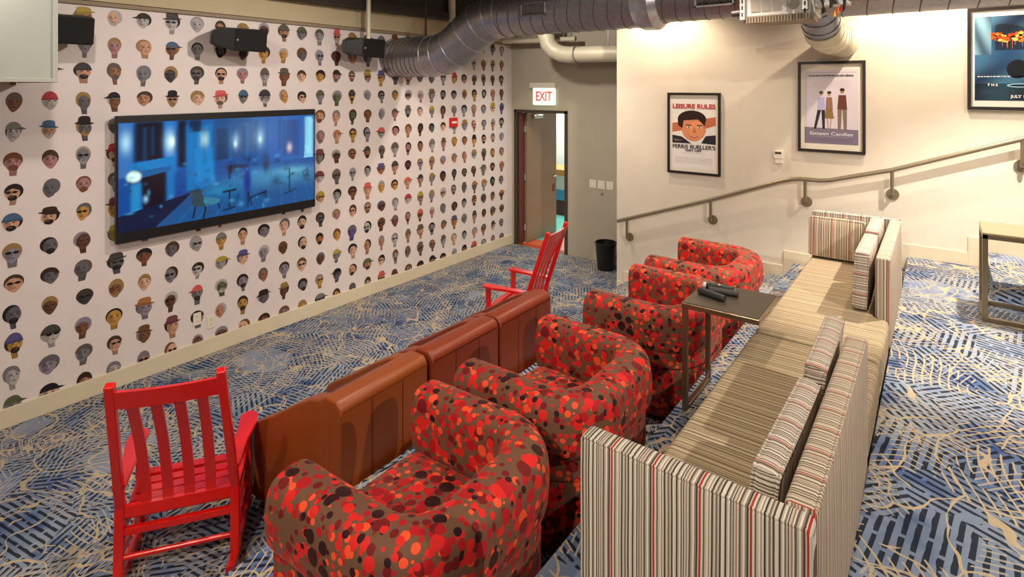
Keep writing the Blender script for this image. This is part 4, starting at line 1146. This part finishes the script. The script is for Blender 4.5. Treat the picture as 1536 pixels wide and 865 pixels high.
def rounded(poly, r, n=4):
    out = []; m_ = len(poly)
    for i in range(m_):
        p0, p, p1 = Vector(poly[i-1]), Vector(poly[i]), Vector(poly[(i+1)%m_])
        a = p+(p0-p).normalized()*r; b = p+(p1-p).normalized()*r
        for k in range(n+1):
            t = k/n; q = a*(1-t)**2+p*2*t*(1-t)+b*t*t; out.append((q.x, q.y))
    return out
L1_ = [(SX(xs),SY(ya+.077)),(SX(xi)-.002,SY(ya+.077)),(SX(xi)-.002,SY(2.752)),(SX(xo)-.002,SY(2.752)),(SX(xo)-.002,SY(3.418)),(SX(xs),SY(3.418))]
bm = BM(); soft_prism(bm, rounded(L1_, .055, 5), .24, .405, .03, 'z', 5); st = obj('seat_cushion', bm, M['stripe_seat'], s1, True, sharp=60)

bm = BM(); slab(bm, SX(xs)+.03, SX(xi)-.005, SY(ya+.078), SY(3.41), .055, .245, .02); obj('base', bm, M['stripe_y'], s1, True)
bm = BM(); slab(bm, SX(xi), SX(xo)-.008, SY(2.76), SY(3.41), .055, .245, .02, (.01,0,0)); obj('base', bm, M['stripe_y'], s1, True)
for x in (-.80,-.30):
    for y in (1.53,3.33):
        bm = BM(); tube(bm, [(SX(x),SY(y),0),(SX(x),SY(y),.06)], .02, 10); obj('foot', bm, M['black'], s1)
s2 = thing('striped_sofa', 'striped sofa section against the cream wall with its arm at the far end', 'sofa', (-.60, 4.7, ZB), group='striped sofa sections')
def TY(y): return y-4.7
yb = 5.40
bm = BM(); slab(bm, SX(xa), SX(xo), TY(yb-.075), TY(yb), .05, zt, .016, (0,.004,.003)); arm = obj('far_arm', bm, M['stripe_x'], s2, True)
edge_pipe([(SX(xa)+.007,TY(yb-.07),.4),(SX(xa)+.007,TY(yb-.07),zt-.008),(SX(xo)-.006,TY(yb-.07),zt-.001)], arm, M['stripe_x'], .005)
bm = BM(); slab(bm, SX(xi), SX(xo), TY(4.08), TY(yb-.077), .06, zt+.004, .016, (.006,0,.003)); bk = obj('backrest', bm, M['stripe_y'], s2, True)
edge_pipe([(SX(xo)-.004,TY(4.084),.3),(SX(xo)-.004,TY(4.084),zt-.008),(SX(xo)-.004,TY(4.10),zt),(SX(xo)-.004,TY(yb-.1),zt)], bk, M['stripe_y'], .005)
L2_ = [(SX(xs),TY(3.434)),(SX(xo)-.002,TY(3.434)),(SX(xo)-.002,TY(4.078)),(SX(xi)-.002,TY(4.078)),(SX(xi)-.002,TY(yb-.08)),(SX(xs),TY(yb-.08))]
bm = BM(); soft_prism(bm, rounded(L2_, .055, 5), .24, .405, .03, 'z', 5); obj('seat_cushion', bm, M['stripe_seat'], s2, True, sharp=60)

bm = BM(); slab(bm, SX(xs)+.03, SX(xi)-.005, TY(3.445), TY(yb-.08), .055, .245, .02); obj('base', bm, M['stripe_y'], s2, True)
bm = BM(); slab(bm, SX(xi), SX(xo)-.008, TY(3.445), TY(4.07), .055, .245, .02); obj('base', bm, M['stripe_y'], s2, True)
for x in (-.80,-.30):
    for y in (3.52,5.33):
        bm = BM(); tube(bm, [(SX(x),TY(y),0),(SX(x),TY(y),.06)], .02, 10); obj('foot', bm, M['black'], s2)
def cushion(label, c, size, rz, tilt, m_, axis='Y'):
    t = thing('sofa_cushion', label, 'cushion', c, 0, group='striped cushions on the sofa sections')
    bm = BM(); puff(bm, 0, 0, size[2]/2, *size, .022, (.014 if size[0] < size[1] else .0, .0 if size[0] < size[1] else .014, .004), 6)
    Mt = Matrix.Rotation(tilt, 4, axis)
    bmesh.ops.transform(bm, matrix=Mt, verts=bm.verts)
    body = obj('cushion_body', bm, m_, t, True)
    hx, hy, hz = [v/2 for v in size]
    for q in (-1,1):
        bm = BM()
        if size[0] < size[1]: pts = [(q*(hx-.005), a, b_+hz) for a, b_ in rrect(hy-.006, hz-.006, .02)]
        else: pts = [(a, q*(hy-.005), b_+hz) for a, b_ in rrect(hx-.006, hz-.006, .02)]
        closed_tube(bm, pts, .0055); bmesh.ops.transform(bm, matrix=Mt, verts=bm.verts); obj('piping', bm, m_, t, True)
    t.rotation_euler = (0,0,rz)
    return t
zs = ZB+.412
cushion('striped cushion leaning on the foreground sofa back, next to its front arm', (-.418, 1.99, zs+.004), (.075,.62,.325), math.radians(-1), .12, M['stripe_cushion'])
cushion('striped cushion on the foreground sofa, second from the front arm', (-.415, 2.665, zs+.006), (.075,.60,.34), math.radians(1), .12, M['stripe_cushion'])
cushion('striped upright cushion at the near end of the far sofa back', (-.402, 4.40, zs+.004), (.08,.60,.355), math.radians(0), .05, M['stripe_cushion'])
cushion('striped cushion in the far corner of the far sofa back', (-.402, 4.985, zs+.004), (.08,.50,.37), 0, .05, M['stripe_cushion'])
cushion('wide striped cushion leaning on the far sofa arm by the cream wall', (-.665, 5.215, zs+.006), (.40,.09,.315), 0, -.14, M['stripe_cushion_x'], 'X')

# ---- C shaped side table
ct = thing('side_table', 'small bronze side table with a dark top between the armchairs and the sofa', 'table', (-.945, 3.30, ZB))
bm = BM(); box(bm, -.205, .205, -.215, .215, .572, .60, .003); obj('table_rim', bm, M['greymetal'], ct)
bm = BM(); box(bm, -.197, .197, -.207, .207, .598, .604, .001); obj('tabletop', bm, M['slate'], ct)
for y in (-.195,.195):
    bm = BM(); box(bm, -.203, -.175, y-.014, y+.014, .0, .572, .002); obj('leg', bm, M['greymetal'], ct)
bm = BM(); box(bm, -.203, -.175, -.195, .195, 0, .022, .002)
obj('floor_bar', bm, M['greymetal'], ct)
def tubeitem(label, x0, y0, x1, y1, z, r, m_, extra=None, name='cylinder_case'):
    L = math.hypot(x1-x0, y1-y0); t = thing(name, label, 'case', ((x0+x1)/2, (y0+y1)/2, z), math.atan2(y1-y0, x1-x0), group='dark cylinders on the side table')
    bm = BM(); tube(bm, [(-L/2,0,r),(-L/2+.01,0,r),(L/2-.01,0,r),(L/2,0,r)], r, 20, radii=[r*.9,r,r,r*.9]); obj('barrel', bm, m_, t, True)
    if extra == 'v':
        bm = BM(); tube(bm, [(-L/2-.004,0,r),(-L/2+.012,0,r)], r*1.03, 20); obj('end_cap', bm, M['whitemetal'], t, True, ); 
        bm = BM(); tube(bm, [(L/2-.012,0,r),(L/2+.003,0,r)], r*.8, 16); obj('amber_tip', bm, M['wireorange'] if False else mat('amber_tip', rgb((176,120,90)), .5), t, True)
        text_obj('lettering', 'V', .026, M['white'], t, Matrix.Translation((.0,-.002,2*r+.0006)), bold=.001)
    else:
        bm = BM(); tube(bm, [(-L/2+.008,0,r),(-L/2+.02,0,r)], r*1.06, 20); obj('end_ring', bm, M['tubegrey'], t, True)
    return t
zt_ = ZB+.604
tubeitem('glossy black cylinder with white V mark and pale cap, farthest on the side table', -1.12, 3.385, -.95, 3.40, zt_, .0165, M['black'], 'v')
tubeitem('dark grey cylinder in the middle of the three on the side table', -1.075, 3.325, -.915, 3.345, zt_, .0165, M['tubegrey'])
tubeitem('dark grey cylinder lying nearest the front edge of the side table', -1.115, 3.275, -.955, 3.225, zt_, .0185, M['tubegrey'])

# ---- end table at the right
et = thing('end_table', 'square metal frame end table with a pale top at the right edge', 'table', (.50, 5.10, ZC))
hx, hy, ht = .275, .205, .585
bm = BM(); box(bm, -hx, hx, -hy, hy, ht-.006, ht+.006, .002); obj('tabletop', bm, M['oak'], et)
bm = BM()
for a, b_, c, d in ((-hx,hx,-hy,-hy+.03),(-hx,hx,hy-.03,hy),(-hx,-hx+.03,-hy,hy),(hx-.03,hx,-hy,hy)): box(bm, a, b_, c, d, ht-.036, ht-.006, .002)
obj('top_frame', bm, M['greymetal'], et)
for sx in (-1,1):
    for sy in (-1,1):
        bm = BM(); cx_, cy_ = sx*(hx-.015), sy*(hy-.015); box(bm, cx_-.015, cx_+.015, cy_-.015, cy_+.015, 0, ht-.036, .002); obj('leg', bm, M['greymetal'], et)
for sy in (-1,1):
    bm = BM(); cy_ = sy*(hy-.015); box(bm, -hx+.03, hx-.03, cy_-.015, cy_+.015, 0, .03, .002); obj('floor_rail', bm, M['greymetal'], et)
for sx in (-1,1):
    bm = BM(); cx_ = sx*(hx-.015); box(bm, cx_-.015, cx_+.015, -hy+.03, hy-.03, 0, .03, .002); obj('floor_rail', bm, M['greymetal'], et)

# ---- waste bin
wb = thing('waste_bin', 'round black waste bin standing in the alcove beside the cream corner', 'bin', (-3.66, 6.98, 0))
bm = BM(); lathe(bm, [(.0,.0),(.11,.0),(.115,.01),(.142,.36),(.134,.36),(.108,.02),(.0,.02)], 28); obj('bucket', bm, M['binplastic'], wb, True)
bm = BM(); lathe(bm, [(.143,.352),(.15,.356),(.15,.37),(.143,.374),(.135,.37),(.135,.356),(.143,.352)], 28); obj('rim', bm, M['binplastic'], wb, True)

# ================================================================== LIGHT
def spot(x, y, z, tx, ty, tz, W, ang=110, col=(1,.83,.62), size=.06, blend=.6):
    l = bpy.data.lights.new('lamp', 'SPOT'); l.energy = W; l.color = col; l.spot_size = math.radians(ang); l.spot_blend = blend; l.shadow_soft_size = size
    o = bpy.data.objects.new('ceiling_spot', l); COL.objects.link(o); o.location = (x,y,z)
    o.rotation_euler = (Vector((tx,ty,tz))-Vector((x,y,z))).to_track_quat('-Z','Y').to_euler(); return o
def area(x, y, z, sx, sy, W, col=(1,.9,.78), rot=(0,0,0)):
    l = bpy.data.lights.new('soft_area', 'AREA'); l.shape = 'RECTANGLE'; l.size = sx; l.size_y = sy; l.energy = W; l.color = col
    o = bpy.data.objects.new('soft_area_light', l); COL.objects.link(o); o.location = (x,y,z); o.rotation_euler = rot; return o
WC = (1,.80,.60)
spot(-2.55, 5.85, 3.62, -2.7, 6.25, .6, 110, 140, WC, .03)
spot(-.10, 5.85, 3.62, -.15, 6.2, .9, 140, 140, WC, .03)
spot(1.7, 4.7, 3.62, -.9, 6.35, 1.4, 90, 90, (1,.84,.66), .03)
spot(.70, 5.25, 3.65, .40, 5.1, .9, 520, 90, (1,.88,.76), .03)
spot(1.75, 2.7, 3.5, -.9, 3.6, .9, 330, 100, (1,.88,.76), .03)
spot(-1.3, 4.0, 3.68, -1.4, 3.7, .5, 120, 100, (1,.82,.64), .03)
spot(-.3, -1.7, 3.6, -.7, 1.5, .9, 330, 90, (1,.87,.72), .03)
spot(-2.1, -.4, 3.65, -2.7, 2.4, .3, 170, 110, (1,.82,.64), .03)
spot(-2.9, 3.0, 3.65, -4.9, 3.0, .9, 150, 130, (1,.88,.78))
spot(-2.9, .8, 3.65, -5.2, 1.0, .9, 95, 130, (1,.88,.78))
spot(-3.5, 5.3, 3.65, -4.3, 5.3, .4, 110, 120, (1,.88,.78))
spot(-4.1, 5.5, 3.5, -4.1, 7.2, 2.1, 60, 110, (1,.90,.80))
area(-2.4, 2.0, 3.68, 3.0, 4.0, 8, (1,.93,.87))  # soft fill added to lighten the room, not a real fitting
area(-5.9, 9.3, 2.9, 1.2, .8, 90, (1,1,.97))
w = bpy.data.worlds.new('room_ambient'); SC.world = w; w.use_nodes = True
w.node_tree.nodes['Background'].inputs[0].default_value = (1,.92,.84,1); w.node_tree.nodes['Background'].inputs[1].default_value = .1

# ================================================================== CAMERA
cam = bpy.data.cameras.new('camera'); co = bpy.data.objects.new('camera', cam); COL.objects.link(co)
co.location = (0,0,H); cam.sensor_width = 36; cam.lens = 850/1536*36
yaw = math.atan((1410-768)/850)
co.rotation_euler = (PI/2, 0, yaw)
cam.shift_y = -(432.5-130)/1536
cam.clip_start = .05
SC.camera = co
SC.view_settings.view_transform = 'Standard'; SC.view_settings.look = 'None'; SC.view_settings.gamma = 1
SC.view_settings.use_curve_mapping = False; SC.view_settings.exposure = 0
